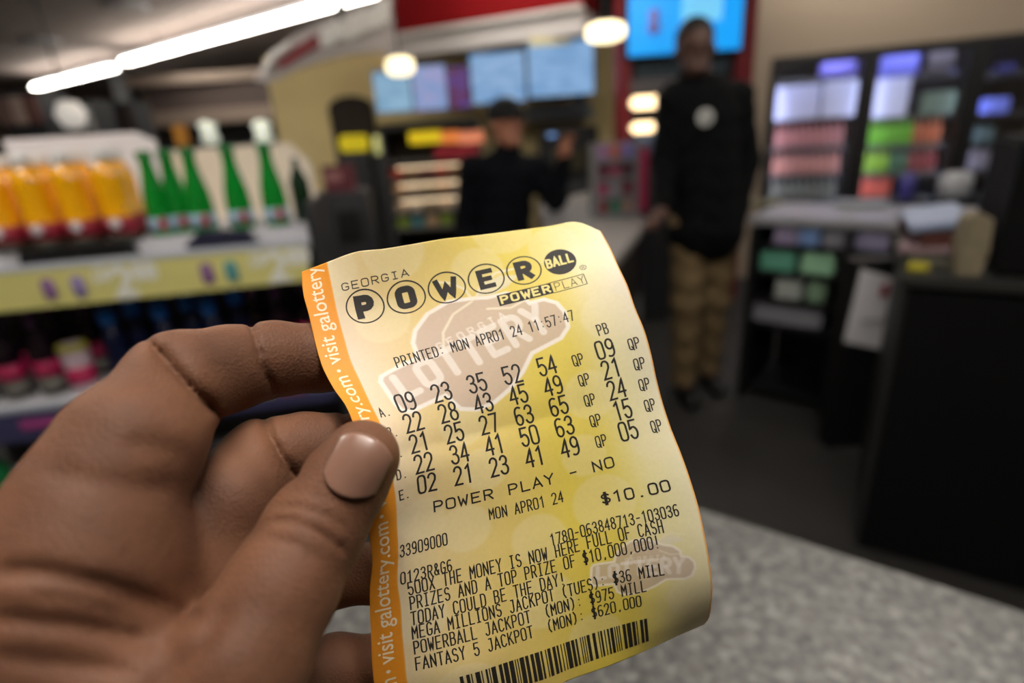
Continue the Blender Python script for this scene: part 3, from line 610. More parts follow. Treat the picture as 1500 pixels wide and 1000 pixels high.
# ---------------------------------------------------------------- bottle shelving (left)
SA = np.array([.987, .158, 0]); SB = np.array([-.158, .987, 0]); SO = np.array([-1.58, 1.72, 0]); SANG = math.atan2(.158, .987)
def sp(s, t, z): return tuple(SO+SA*s+SB*t+np.array([0, 0, z]))      # along, back, height
def on_shelf(px, z, t):
    """distance along the shelf for a thing standing at depth t under image column px"""
    best = min(np.linspace(-.6, 1.2, 721), key=lambda s: abs(750+F*((np.array(sp(s, t, z))-CO)@rt)/((np.array(sp(s, t, z))-CO)@fw)-px)); return float(best)
unit = thing('gondola_shelf', 'white store shelving unit at left holding rows of drink bottles', 'shelf unit', sp(.2, .3, 0))
Z1, Z2 = 1.10, .635
for z, nm in ((Z1-.02, 'shelf_board'), (Z2-.02, 'shelf_board'), (.15, 'shelf_board')):
    part(MB().box(sp(.17, .25, z), (1.52, .5, .03), SANG), nm, m_white, unit)
part(MB().box(sp(.17, .52, .54), (1.52, .03, 1.08), SANG), 'back_panel', mat('shelf_back', (60, 58, 60), .7), unit)
part(MB().box(sp(.17, .25, .06), (1.52, .46, .12), SANG), 'plinth', m_dark, unit)
m_rail = mat('white_rail', (196, 202, 214), .4)
part(MB().box(sp(.17, -.012, Z1-.005), (1.52, .02, .016), SANG), 'price_rail', m_rail, unit)
part(MB().box(sp(.17, -.012, Z2-.005), (1.52, .02, .02), SANG), 'price_rail', m_rail, unit)
part(MB().box(sp(.945, .25, .62), (.02, .5, 1.2), SANG), 'end_panel', m_dark, unit)
# price strips
ps = thing('price_strip', 'pale yellow promotional price strip below the top shelf of bottles', 'price strip', sp(.17, -.03, Z1-.13))
part(MB().box(sp(.17, -.027, Z1-.075), (1.50, .006, .115), SANG), 'strip_card', mat('yellow_card', (228, 222, 140), .6), ps)
part(MB().box(sp(.04-.22, -.034, Z1-.075), (.2, .004, .113), SANG), 'teal_patch', mat('teal_print', (84, 176, 150), .6), ps)
for s, c in ((.13, (150, 110, 160)), (.215, (158, 140, 190)), (.60, (140, 100, 150)), (.675, (90, 160, 160))):
    o = MB(); o.lathe([(.001, -.036), (.018, -.03), (.021, 0), (.018, .03), (.001, .036)], (0, 0, 0), 14)
    o.v = [tuple(np.array(sp(s, -.033, Z1-.075))+SA*v[0]+np.array([0, 0, v[2]])+SB*v[1]*.08) for v in o.v]
    part(o, 'product_picture', mat('print_%d' % c[0], c, .6), ps, True)
m_pale = mat('pale_print', (248, 250, 240), .6)
for s in (.345, .82):
    for body, size, dx, dz in (('$', .075, -.06, .0), ('2', .14, 0, -.046), ('00', .07, .07, .004)):
        adopt(sign_text('price_lettering', body, size, sp(s+dx, -.0315, Z1-.075+dz), SANG, m_pale, None, .006), ps)
ps2 = thing('price_strip', 'dark navy price strip on the lower shelf edge', 'price strip', sp(.17, -.03, Z2-.12))
part(MB().box(sp(.17, -.027, Z2-.07), (1.50, .006, .1), SANG), 'strip_card', mat('navy_card', (66, 66, 104), .6), ps2)
for px, c, w in ((55, (176, 70, 140), .11), (385, (176, 176, 90), .07), (425, (170, 90, 110), .09), (470, (150, 160, 190), .1), (345, (120, 130, 170), .05)):
    part(MB().box(sp(on_shelf(px, Z2, 0), -.032, Z2-.06), (w, .004, .03), SANG, bev=.0), 'printed_patch', mat('patch_%d_%d' % (c[0], c[2]), c, .6), ps2)
part(MB().box(sp(.17, .28, Z1+.018), (1.50, .42, .046), SANG, bev=.003), 'riser', m_white, unit)
ZB = Z1+.0415
# bottles
def glass_mat(name, c, emit=0): return mat(name, c, .12, trans=.25, coat=.5)
m_orange_juice = mat('orange_drink', (246, 176, 10), .18, coat=.6); m_cap_w = mat('white_cap', (226, 226, 224), .4)
m_label_red = mat('red_label', (150, 30, 52), .5); m_label_w = mat('white_label', (214, 208, 212), .5)
m_green = mat('green_glass', (14, 138, 44), .12, coat=.8); m_label_g = mat('pale_label', (150, 180, 200), .5)
def make_yellow():
    r = thing('juice_bottle', 'x', 'bottle', (0, 0, 0))
    MB().lathe([(.042, 0), (.047, .006), (.047, .075), (.045, .08), (.045, .2), (.042, .222), (.030, .240), (.018, .252), (.018, .258)], seg=24).build('bottle_body', m_orange_juice, r, True)
    MB().lathe([(.0485, .022), (.0485, .078)], seg=24).build('label', m_label_red, r, True)
    MB().lathe([(.047, .0), (.0482, .003), (.0482, .021)], seg=24).build('base_band', mat('dark_band', (44, 40, 24), .5), r, True)
    b = MB().lathe([(.001, -.018), (.014, -.012), (.018, 0), (.014, .012), (.001, .018)], seg=12); b.v = [(x, -.0495+y*.08, z+.06) for x, y, z in b.v]; b.build('label_spot', m_label_w, r, True)
    MB().lathe([(.026, .252), (.028, .256), (.028, .285), (.024, .29)], seg=20).build('cap', m_cap_w, r, True)
    return r
def make_green():
    r = thing('soda_bottle', 'x', 'bottle', (0, 0, 0))
    MB().lathe([(.036, 0), (.040, .004), (.041, .06), (.040, .09), (.036, .13), (.028, .17), (.022, .20), (.019, .235), (.021, .24), (.021, .25)], seg=24).build('bottle_body', m_green, r, True)
    MB().lathe([(.0415, .02), (.0419, .062)], seg=24).build('label', m_label_g, r, True)
    b = MB().box((.016, -.037, .042), (.024, .012, .038), bev=.003); b.build('label_mark', mat('label_mark_red', (170, 40, 34), .5), r)
    MB().lathe([(.0225, .244), (.023, .248), (.023, .262), (.019, .266)], seg=18).build('cap', mat('green_cap', (20, 120, 50), .4), r, True)
    return r
def place_row(proto, spots, z, label_fn, group, scale=1):
    used = False
    for i, (px, t) in enumerate(spots):
        o = proto if not used else copy_tree(proto); used = True
        o.location = sp(on_shelf(px, z, t), t, z); o.rotation_euler = (0, 0, SANG); o.scale = (scale,)*3
        o['label'] = label_fn(i) if callable(label_fn) else label_fn
        if group: o['group'] = group
        if '_w' in o: del o['_w']
yb = make_yellow()
place_row(yb, [(-30, .09), (22, .09), (77, .09), (132, .09), (188, .09)], ZB, lambda i: 'orange drink bottle with a white cap and red label, front row of the top shelf', 'front row of orange drink bottles')
yb2 = copy_tree(yb)
place_row(yb2, [(-10, .22), (45, .22), (98, .22), (150, .22), (200, .22)], ZB, lambda i: 'orange drink bottle with a white cap standing in the row behind the front one', 'second row of orange drink bottles')
gb = make_green()
gl = ['slender green glass soda bottle next to the last orange drink bottle', 'slender green glass soda bottle, second from the orange drink bottles', 'slender green glass soda bottle, rightmost of the tight group of three', 'lone green glass soda bottle, left of the two standing apart', 'lone green glass soda bottle, rightmost on the top shelf']
place_row(gb, [(243, .12), (272, .15), (303, .12), (358, .12), (410, .12)], ZB, lambda i: gl[i], None, 1.03)
# cards, trays
for px0, px1, y0, y1, Y, nm, lb, c, nt_ in ((262, 474, 212, 350, 2.22, 'display_card', 'cream display card with a rounded corner standing behind the green bottles', (226, 210, 190), .05), (70, 262, 196, 300, 2.26, 'display_card', 'wide white header card standing behind the orange drink bottles', (222, 220, 226), .04)):
    c0, (w, h) = wbox(px0, y0, px1, y1, Y); h2 = c0[2]+h/2-ZB
    cut = .3 if px0 == 262 else .1
    poly = [(-w/2, 0), (w/2, 0), (w/2, h2*(1-cut)), (w/2-w*.12, h2), (-w/2, h2*1.0)]
    o = MB().prism(poly, -.006, .006).build(nm, mat('card_%d' % c[2], tuple(min(245, v+20) for v in c), .7)); tt = .46; o.location = sp(on_shelf((px0+px1)/2, Z1, tt), tt, ZB); o.rotation_euler = (0, 0, SANG); tag(o, lb, 'display card')
o = MB().prism([(-.10, 0), (.10, 0), (.075, .05), (-.07, .06), (-.12, .02)], -.028, .028).build('bottle_tray', mat('navy_tray', (36, 38, 60), .5)); o.location = sp(on_shelf(332, Z1, .03), .03, Z1-.004); o.rotation_euler = (0, 0, SANG); tag(o, 'dark navy tray lying on the shelf edge in front of the green bottles', 'tray')
o = MB().prism([(-.16, 0), (.17, 0), (.15, .05), (-.15, .05)], -.028, .028).build('bottle_tray', m_black); o.location = sp(on_shelf(115, Z1, .03), .0, Z1-.004); o.location = sp(on_shelf(115, Z1, .02), .03, Z1-.004); o.rotation_euler = (0, 0, SANG); tag(o, 'black low tray lying in front of the orange drink bottles', 'tray')
# lower shelf
def make_dark():
    r = thing('wine_bottle', 'x', 'bottle', (0, 0, 0))
    MB().lathe([(.038, 0), (.042, .005), (.042, .15), (.038, .18), (.018, .215), (.015, .25), (.016, .262)], seg=20).build('bottle_body', mat('dark_glass', (30, 14, 26), .15, coat=.6), r, True)
    MB().lathe([(.0432, .07), (.0432, .125)], seg=20).build('label', mat('magenta_label', (196, 34, 92), .5), r, True)
    MB().lathe([(.0430, .012), (.0430, .062)], seg=20).build('lower_label', mat('grey_label', (112, 108, 100), .5, noise=.5, nscale=60), r, True)
    MB().lathe([(.017, .245), (.018, .29), (.016, .295)], seg=16).build('cap', mat('plum_cap', (90, 50, 96), .4), r, True)
    return r
def make_cup():
    r = thing('drink_carton', 'x', 'bottle', (0, 0, 0))
    MB().lathe([(.036, 0), (.040, .005), (.044, .15), (.040, .165), (.03, .175)], seg=22).build('bottle_body', mat('white_pink_wrap', (214, 190, 200), .4), r, True)
    MB().lathe([(.0435, .03), (.0447, .09)], seg=22).build('label', mat('magenta_label', (196, 34, 92), .5), r, True)
    MB().lathe([(.0455, .15), (.0455, .17), (.040, .174)], seg=22).build('lid', mat('lime_lid', (180, 176, 50), .4), r, True)
    return r
def make_blue():
    r = thing('blue_bottle', 'x', 'bottle', (0, 0, 0))
    MB().lathe([(.030, 0), (.034, .005), (.034, .17), (.026, .20), (.015, .22), (.015, .24)], seg=20).build('bottle_body', mat('dark_blue_wrap', (18, 26, 60), .3), r, True)
    MB().lathe([(.020, .225), (.026, .23), (.026, .275), (.022, .28)], seg=16).build('cap', mat('bright_blue_cap', (20, 104, 190), .35), r, True)
    return r
db = make_dark(); place_row(db, [(-20, .1), (32, .1), (84, .1)], Z2, 'dark bottle with a magenta label at the left end of the lower shelf', 'dark magenta-labelled bottles')
db2 = copy_tree(db); place_row(db2, [(5, .24), (55, .24), (105, .24), (152, .26)], Z2, 'dark bottle with a plum cap in the back row of the lower shelf', 'back row of dark bottles')
cp = make_cup(); cp.location = sp(on_shelf(128, Z2, .09), .09, Z2); cp.rotation_euler = (0, 0, SANG); cp['label'] = 'white and magenta drink tub with a lime lid beside the dark bottles'; cp['category'] = 'drink tub'; cp.name = 'drink_tub'
bb = make_blue(); place_row(bb, [(188, .10), (222, .18), (262, .10), (300, .16), (330, .10), (366, .18)], Z2, 'dark blue bottle with a bright blue cap on the lower shelf', 'blue capped bottles'); 
db3 = copy_tree(db2); place_row(db3, [(390, .2), (425, .14), (460, .2)], Z2, 'dark bottle with a plum cap near the right end of the lower shelf', 'right-hand dark bottles')
g = MB().lathe([(.05, 0), (.055, .01), (.055, .16), (.03, .2), (.02, .24)], seg=20).build('detergent_bottle', mat('mint_plastic', (40, 150, 84), .4), None, True); g.location = sp(on_shelf(10, .17, .1), .1, .166); g.scale = (1.2,)*3; tag(g, 'mint green bottle on the bottom shelf at the left edge', 'bottle')

# grey machine at the end of the shelving
r = thing('display_stand', 'dark grey stand at the right end of the bottle shelf', 'stand', ony(490, 300, 2.8)*np.array([1, 1, 0]))
c, (w, h) = wbox(462, 282, 540, 420, 2.66)
zt = c[2]+h/2
part(MB().box((c[0], 2.8, zt/2), (w, .28, zt), .15, bev=.01), 'body', m_dark, r)
part(MB().box((c[0]-w/2-.012, 2.76, zt/2), (.02, .28, zt), .15), 'edge_trim', mat('light_grey_trim', (120, 122, 128), .4), r)
part(MB().box((c[0]+w*.2, 2.65, zt-.15), (.1, .01, .14), .15), 'placard', m_black, r)
r = thing('snack_box', 'dark red box of snacks standing on the grey stand', 'box', (c[0], 2.8, zt))
part(MB().box((c[0], 2.8, zt+.06), (.14, .12, .118), .15), 'carton', mat('maroon_carton', (96, 34, 46), .5), r)
part(MB().box((c[0]-.01, 2.736, zt+.07), (.08, .004, .05), .15), 'label', mat('pinkish_label', (150, 100, 100), .5), r)
g = MB().lathe([(.03, 0), (.034, .01), (.034, .14), (.012, .19), (.012, .22)], seg=18).build('wine_bottle', mat('deep_green_glass', (16, 50, 26), .15, coat=.5), None, True); g.location = sp(on_shelf(452, Z1, .2), .2, ZB); tag(g, 'dark green bottle at the very end of the top shelf', 'bottle')

# ---------------------------------------------------------------- ceiling fixtures
m_lamp = mat('lamp_glow', (255, 249, 238), .5, emit=20)
m_near = mat('lamp_glow_bright', (255, 250, 242), .5, emit=60)
m_strong = mat('lamp_glow_strong', (255, 249, 238), .5, emit=34)
m_dim = mat('lamp_glow_soft', (255, 248, 236), .5, emit=15)
def tube_light(a, b, label, glow=m_lamp, w=.14):
    a = np.array(a); b = np.array(b); d = b-a; L = np.linalg.norm(d); ang = math.atan2(d[1], d[0]); c = (a+b)/2; z = CEIL
    r = thing('strip_light', label, 'ceiling light', (c[0], c[1], z-.1))
    part(MB().box((c[0], c[1], ZT+.045), (L, w*.45, .04), ang), 'housing', m_white, r)
    part(MB().box((c[0], c[1], ZT), (L-.04, w, .045), ang, bev=.01), 'diffuser', glow, r)
    for q in (a+d*.2, a+d*.8): part(MB().tube([(q[0], q[1], ZT+.06), (q[0], q[1], CEIL)], .008), 'hanger', m_dark, r)
ZT = 2.72
p1, p2, p3, p4 = onz(52, 128, ZT), onz(167, 99, ZT), onz(182, 91, ZT), onz(560, -14, ZT)
tube_light(p1, p2, 'short glowing ceiling strip light, the far one at upper left')
dr = (p4-p3)/np.linalg.norm(p4-p3)
tube_light(p3, p3+dr*(np.linalg.norm(p4-p3)-.02), 'long glowing ceiling strip light running across the top left')
# unseen strips over the customer; those farther back added to brighten the store
for x, y, lb in [(.2, -.05, 'unseen strip light directly overhead of the raised ticket'), (-1.9, 1.1, 'unseen strip light over the bottle shelving'), (1.5, 1.6, 'unseen strip light over the aisle before the till counter'), (3.4, 2.6, 'unseen strip light over the right hand counters'),
                (.2, 4.2, 'added unseen strip light over the till counter end'), (-2.6, 3.9, 'added unseen strip light behind the bottle shelving'), (2.6, 4.3, 'added unseen strip light before the cooler wall'), (5.2, 3.0, 'added unseen strip light before the right end of the coolers')]:
    a = np.array([x, y, ZT])-dr*.62; b = np.array([x, y, ZT])+dr*.62
    tube_light(a, b, lb, m_near if 'overhead' in lb else m_strong if 'shelving' in lb else m_dim if 'right' in lb or 'cooler' in lb else m_lamp)
def downlight(px, py, label, emit):
    p = onz(px, py, CEIL-.01); r = thing('ceiling_disc', label, 'ceiling fitting', (p[0], p[1], CEIL-.03))
    part(MB().lathe([(.18, -.03), (.2, -.02), (.2, 0)], (p[0], p[1], CEIL), 28), 'rim', m_white, r, True)
    part(MB().lathe([(.16, -.035), (.16, -.03)], (p[0], p[1], CEIL), 28), 'face', mat('grille', (150, 142, 138), .6), r)
downlight(186, 8, 'pale round ceiling fitting at the top left, the nearer one', 0); downlight(62, 60, 'pale round ceiling fitting, the farther one by the left edge', 0)
for px, top, bot, Y, lb in ((200, 60, 190, 11.5, 'dark grey column left of the brown soffit'), (72, 60, 170, 13.0, 'dark column near the left edge of the store')):
    p = ony(px, bot, Y); o = MB().box((p[0], Y, CEIL/2), (.28, .28, CEIL-.001)).build('column', m_dark); tag(o, lb, 'column')

# ---------------------------------------------------------------- far left clutter
c, (w, h) = wbox(215, 120, 420, 158, 8.2)
struct(MB().box((c[0], 8.4, c[2]), (w, .4, h)).build('trim_1', m_brown))
c2, (w2, h2) = wbox(200, 158, 420, 180, 8.1)
struct(MB().box((c2[0], 8.38, c2[2]), (w2+.1, .5, h2)).build('trim_2', mat('taupe', (132, 116, 104), .8)))
struct(MB().box((c2[0], 8.38, c[2]+h/2+.06), (w2+.1, .5, .12)).build('trim_3', mat('taupe', (132, 116, 104), .8)))
c, (w, h) = wbox(215, 180, 400, 260, 8.6); struct(MB().box((c[0], 8.75, (c[2]+h/2)/2), (w, .1, c[2]+h/2)).build('trim_4', mat('charcoal_panel', (40, 38, 38), .8)))
for px, pw, lb in ((306, 16, 'bright narrow vase-like lamp in front of the dark far panel, the left one'), (385, 16, 'bright narrow lamp in front of the dark far panel, the right one')):
    c, (w, h) = wbox(px-pw, 176, px+pw, 212, 8.2)
    r = thing('standing_lamp', lb, 'lamp', (c[0], 8.2, 0))
    part(MB().lathe([(w*.25, -h/2), (w*.42, -h*.3), (w*.3, 0), (w*.42, h*.35), (w*.2, h/2)], c, 18), 'lamp_shade', mat('pale_glow', (226, 232, 216), .5, emit=.45), r, True)
    part(MB().tube([(c[0], 8.2, 0), (c[0], 8.2, c[2]-h/2+.01)], .03), 'pole', m_dark, r); part(MB().lathe([(.16, 0), (.16, .02), (.05, .03)], (c[0], 8.2, 0), 20), 'base', m_dark, r)
def rack(name, label, x0, x1, y0, Y, cols, m=None, cat='display rack'):
    c, (w, h) = wbox(x0, y0, x1, y0+60, Y); zt = c[2]+h/2
    r = thing(name, label, cat, (c[0], Y, 0)); part(MB().box((c[0], Y+.15, zt/2), (w, .3, zt)), 'body', m or m_dark, r)
    n = len(cols)
    for i, cc in enumerate(cols): part(MB().box((c[0]-w/2+w*(i+.5)/n, Y-.02, zt-.16), (w/n*.8, .06, .22), bev=.01), 'product_face', mat('face_%d_%d_%d' % cc, cc, .6), r)
rack('display_rack', 'blurred rack with pale packages at the far left', 0, 62, 132, 5.2, [(120, 96, 90), (170, 150, 140), (104, 70, 66)])
rack('display_rack', 'blurred rack with white globes and boxes left of the dark post', 78, 140, 148, 5.6, [(196, 190, 186), (70, 40, 40), (150, 150, 150)])
o = MB().lathe([(.001, -.12), (.08, -.1), (.12, 0), (.08, .1), (.001, .12)], V3(ony(104, 168, 5.3)), 20).build('globe_lamp', mat('globe_glow', (214, 208, 200), .5, emit=.5), None, True)
tag(o, 'small round glowing globe at the far left above the shelving', 'lamp')
p = ony(104, 168, 5.3); o2 = MB().tube([(p[0], p[1], p[2]+.11), (p[0], p[1], CEIL)], .01).build('cord', m_dark, None); o2.parent = o
c, (w, h) = wbox(150, 150, 205, 200, 6.2); rack('display_rack', 'dark maroon rack beside the pale display cards', 146, 200, 150, 6.2, [(70, 34, 38), (52, 40, 40)])
# things standing behind the cards
o = MB().box(V3(ony(266, 199, 2.6)), (.05, .05, .09), bev=.01).build('amber_box', mat('amber_plastic', (190, 130, 40), .5)); tag(o, 'small amber box above the corner of the white header card', 'box')
bp_ = ony(266, 199, 2.6)
ww = MB().box((bp_[0]+.02, 2.75, (bp_[2]-.045)/2), (.5, .34, bp_[2]-.045)).build('merchandise_table', m_dark); tag(ww, 'dark merchandise table hidden behind the bottle shelving', 'table')

# ---------------------------------------------------------------- food service wall
YW = 6.0
def wallx(px, py=150): return float(ony(px, py, YW)[0])
xa, xb = wallx(398), wallx(915)
dx0, dx1 = wallx(487, 190), wallx(552, 190); dz = float(ony(520, 158, YW)[2])
WH = 2.27
poly_l = MB().box(((xa+dx0)/2, YW+.1, WH/2), (dx0-xa, .2, WH)).box(((dx0+dx1)/2, YW+.1, (WH+dz)/2), (dx1-dx0, .2, WH-dz)).box(((dx1+xb)/2, YW+.1, WH/2), (xb-dx1, .2, WH))
struct(poly_l.build('wall_middle', m_yellow))
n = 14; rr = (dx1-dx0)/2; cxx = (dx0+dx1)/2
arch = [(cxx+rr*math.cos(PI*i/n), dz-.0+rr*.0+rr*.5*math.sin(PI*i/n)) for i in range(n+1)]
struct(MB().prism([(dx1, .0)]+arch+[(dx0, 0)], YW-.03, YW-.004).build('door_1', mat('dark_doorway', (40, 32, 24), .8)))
r = thing('counter_display', 'yellow lit tray in front of the dark arched doorway', 'food display', ony(515, 208, 5.6))
c, (w, h) = wbox(500, 198, 538, 222, 5.6); part(MB().box(c, (w, .2, h), bev=.02), 'tray', mat('yellow_glow', (226, 206, 30), .5, emit=.35), r)
part(MB().box((c[0], 5.6, (c[2]-h/2)/2), (w*1.2, .3, c[2]-h/2)), 'stand', m_dark, r)
c, (w, h) = wbox(547, 198, 566, 226, 5.6); r = thing('jar_lamp', 'small pale glowing jar right of the yellow tray', 'lamp', (c[0], 5.6, 0)); part(MB().lathe([(w*.4, -h/2), (w*.5, 0), (w*.35, h/2)], c, 16), 'jar', mat('pale_yellow_glow', (226, 226, 150), .5, emit=.5), r, True)
part(MB().box((c[0], 5.6, (c[2]-h/2)/2), (w*1.0, .2, c[2]-h/2)), 'stand', m_dark, r)
# canopy with red band
YC = 5.0
def canopy():
    A_, B_ = ony(560, 40, 5.3), ony(856, 30, 4.62); d = (B_-A_)*np.array([1, 1, 0]); w = float(np.linalg.norm(d)); d /= w; an = math.atan2(d[1], d[0]); nb = np.array([-d[1], d[0], 0]); M_ = (A_+B_)/2
    r = thing('sign_canopy', 'long white canopy with a dark red band over the food counter', 'canopy', (M_[0], M_[1], 2.0))
    za = float(ony(590, 82, 5.27)[2]+ony(850, 56, 4.65)[2])/2; zb = float(ony(590, 49, 5.27)[2]+ony(850, 14, 4.65)[2])/2; zc = zb+.34
    def P(t, z): return (M_[0]+nb[0]*t, M_[1]+nb[1]*t, z)
    part(MB().box(P(.25, (za+zb)/2), (w, .5, zb-za), an, bev=.01), 'lower_fascia', mat('grey_white_fascia', (206, 200, 198), .6), r)
    part(MB().box(P(.24, (zb+zc)/2), (w*.99, .5, zc-zb), an), 'red_band', mat('canopy_red', (122, 2, 8), .8, spec=.2), r)
    part(MB().box(P(.25, (zc+CEIL)/2), (w, .5, CEIL-zc-.002), an), 'upper_fascia', mat('grey_white_fascia', (206, 200, 198), .6), r)
    part(MB().box(P(-.02, zb-.01), (w, .06, .04), an, bev=.01), 'light_lip', mat('pale_lip', (214, 210, 206), .5), r)
canopy()
def arch_sign():
    r = thing('arched_sign', 'arched white sign with a red band and blurred pale strokes', 'sign', ony(480, 80, 4.72))
    pts = [(372, 118), (392, 84), (420, 58), (455, 38), (495, 20), (540, 4), (575, -6)]; low = [(575, 74), (540, 76), (505, 80), (470, 88), (430, 102), (395, 120)]
    P_ = [ony(x, y, 4.74) for x, y in pts+low]; part(MB().prism([(p[0], p[2]) for p in P_], 4.74, 4.80), 'board', mat('sign_white', (176, 168, 166), .5), r)
    red = [(402, 96), (428, 70), (462, 50), (470, 66), (440, 84), (412, 100)]
    P_ = [ony(x, y, 4.72) for x, y in red]; part(MB().prism([(p[0], p[2]) for p in P_], 4.72, 4.738), 'red_panel', m_red, r)
    o = MB(); rb = random.Random(3)
    for i in range(13):
        x = 472+i*7.8; y0 = 74-i*3.2; y1 = 36-i*3.6
        a = ony(x, y0+rb.uniform(-6, 2), 4.72); b = ony(x+4, y1+rb.uniform(-4, 8), 4.72); o.tube([a, b], .018, 8)
    part(o, 'pale_strokes', mat('sign_pale', (240, 238, 234), .5), r)
    a = ony(388, 104, 4.72); b = ony(424, 66, 4.72); part(MB().tube([a, (a+b)/2+np.array([-.02, 0, .02]), b], .03, 8), 'white_swoosh', mat('sign_pale', (240, 238, 234), .5), r)
    hz = float(ony(500, 16, 4.74)[2]); c = ony(500, 20, 4.77); part(MB().box((c[0], 4.77, (hz-.1+CEIL)/2), (.06, .06, CEIL-hz+.1)), 'hanger', m_dark, r)
arch_sign()
# pendant lamps
for px, py, pw, Y, lb, em in ((586, 97, 21, 4.4, 'warm glowing pendant lamp under the arched sign', 5.0), (887, 47, 29, 3.95, 'large warm pendant lamp beside the blue screen', 7.0)):
    c, (w, h) = wbox(px-pw, py-13, px+pw, py+13, Y); r = thing('pendant_lamp', lb, 'pendant lamp', (c[0], Y, c[2]))
    part(MB().lathe([(w*.3, -h/2), (w*.46, -h*.35), (w*.5, 0), (w*.46, h*.35), (w*.3, h/2)], c, 24), 'lamp_shade', mat('warm_glow_%d' % px, (255, 236, 190), .5, emit=em*.4), r, True)
    part(MB().tube([(c[0], Y, c[2]+h/2-.01), (c[0], Y, CEIL)], .008), 'cord', m_black, r)
# menu boards
def menu(x0, y0, x1, y1, lb, cols, Y=4.85):
    c, (w, h) = wbox(x0, y0, x1, y1, Y)
    r = thing('menu_board', lb, 'menu board', (c[0], Y, c[2]-h/2)); part(MB().box(c, (w, .05, h), bev=.004), 'frame', m_black, r)
    m = bpy.data.materials.new('menu_screen'); m.use_nodes = True; nt = m.node_tree; b = nt.nodes['Principled BSDF']; tc = nt.nodes.new('ShaderNodeTexCoord'); mp = nt.nodes.new('ShaderNodeMapping')
    mp.inputs['Scale'].default_value = (6, 1, 22); no = nt.nodes.new('ShaderNodeTexNoise'); no.inputs['Scale'].default_value = 1.0; rp = nt.nodes.new('ShaderNodeValToRGB'); e = rp.color_ramp.elements
    e[0].position = .42; e[0].color = lin(cols[0])+(1,); e[1].position = .6; e[1].color = lin(cols[1])+(1,)
    nt.links.new(tc.outputs['Object'], mp.inputs[0]); nt.links.new(mp.outputs[0], no.inputs[0]); nt.links.new(no.outputs[0], rp.inputs[0]); nt.links.new(rp.outputs[0], b.inputs['Emission Color']); b.inputs['Emission Strength'].default_value = .85; b.inputs['Base Color'].default_value = (.02, .02, .03, 1)
    part(MB().box((c[0], Y-.03, c[2]), (w*.97, .012, h*.95)), 'screen', m, r)
    part(MB().box((c[0], (Y+YW)/2, c[2]+h*.3), (.05, YW-Y+.02, .05)), 'mount', m_dark, r); return r
menu(549, 103, 604, 166, 'pale blue lit menu board, leftmost over the food counter', ((120, 164, 196), (146, 186, 214)))
menu(605, 95, 655, 163, 'blue lit menu board with pink panels, second from the left', ((128, 158, 206), (160, 160, 206)))
menu(656, 98, 688, 160, 'narrow dark purple and red menu board between blue ones', ((92, 16, 50), (84, 56, 140)))
menu(689, 76, 770, 152, 'wide blue lit menu board right of the purple one', ((112, 158, 206), (150, 186, 226)))
menu(772, 60, 870, 142, 'widest blue lit menu board at the right end of the row', ((118, 164, 212), (142, 184, 228)))
r = thing('pale_sign', 'small pale strip sign above the widest menu board', 'sign', ony(810, 62, 4.8)); c, (w, h) = wbox(775, 54, 835, 66, 4.75); part(MB().box(c, (w, .03, h)), 'strip', mat('pale_strip', (206, 196, 150), .5, emit=.2), r)
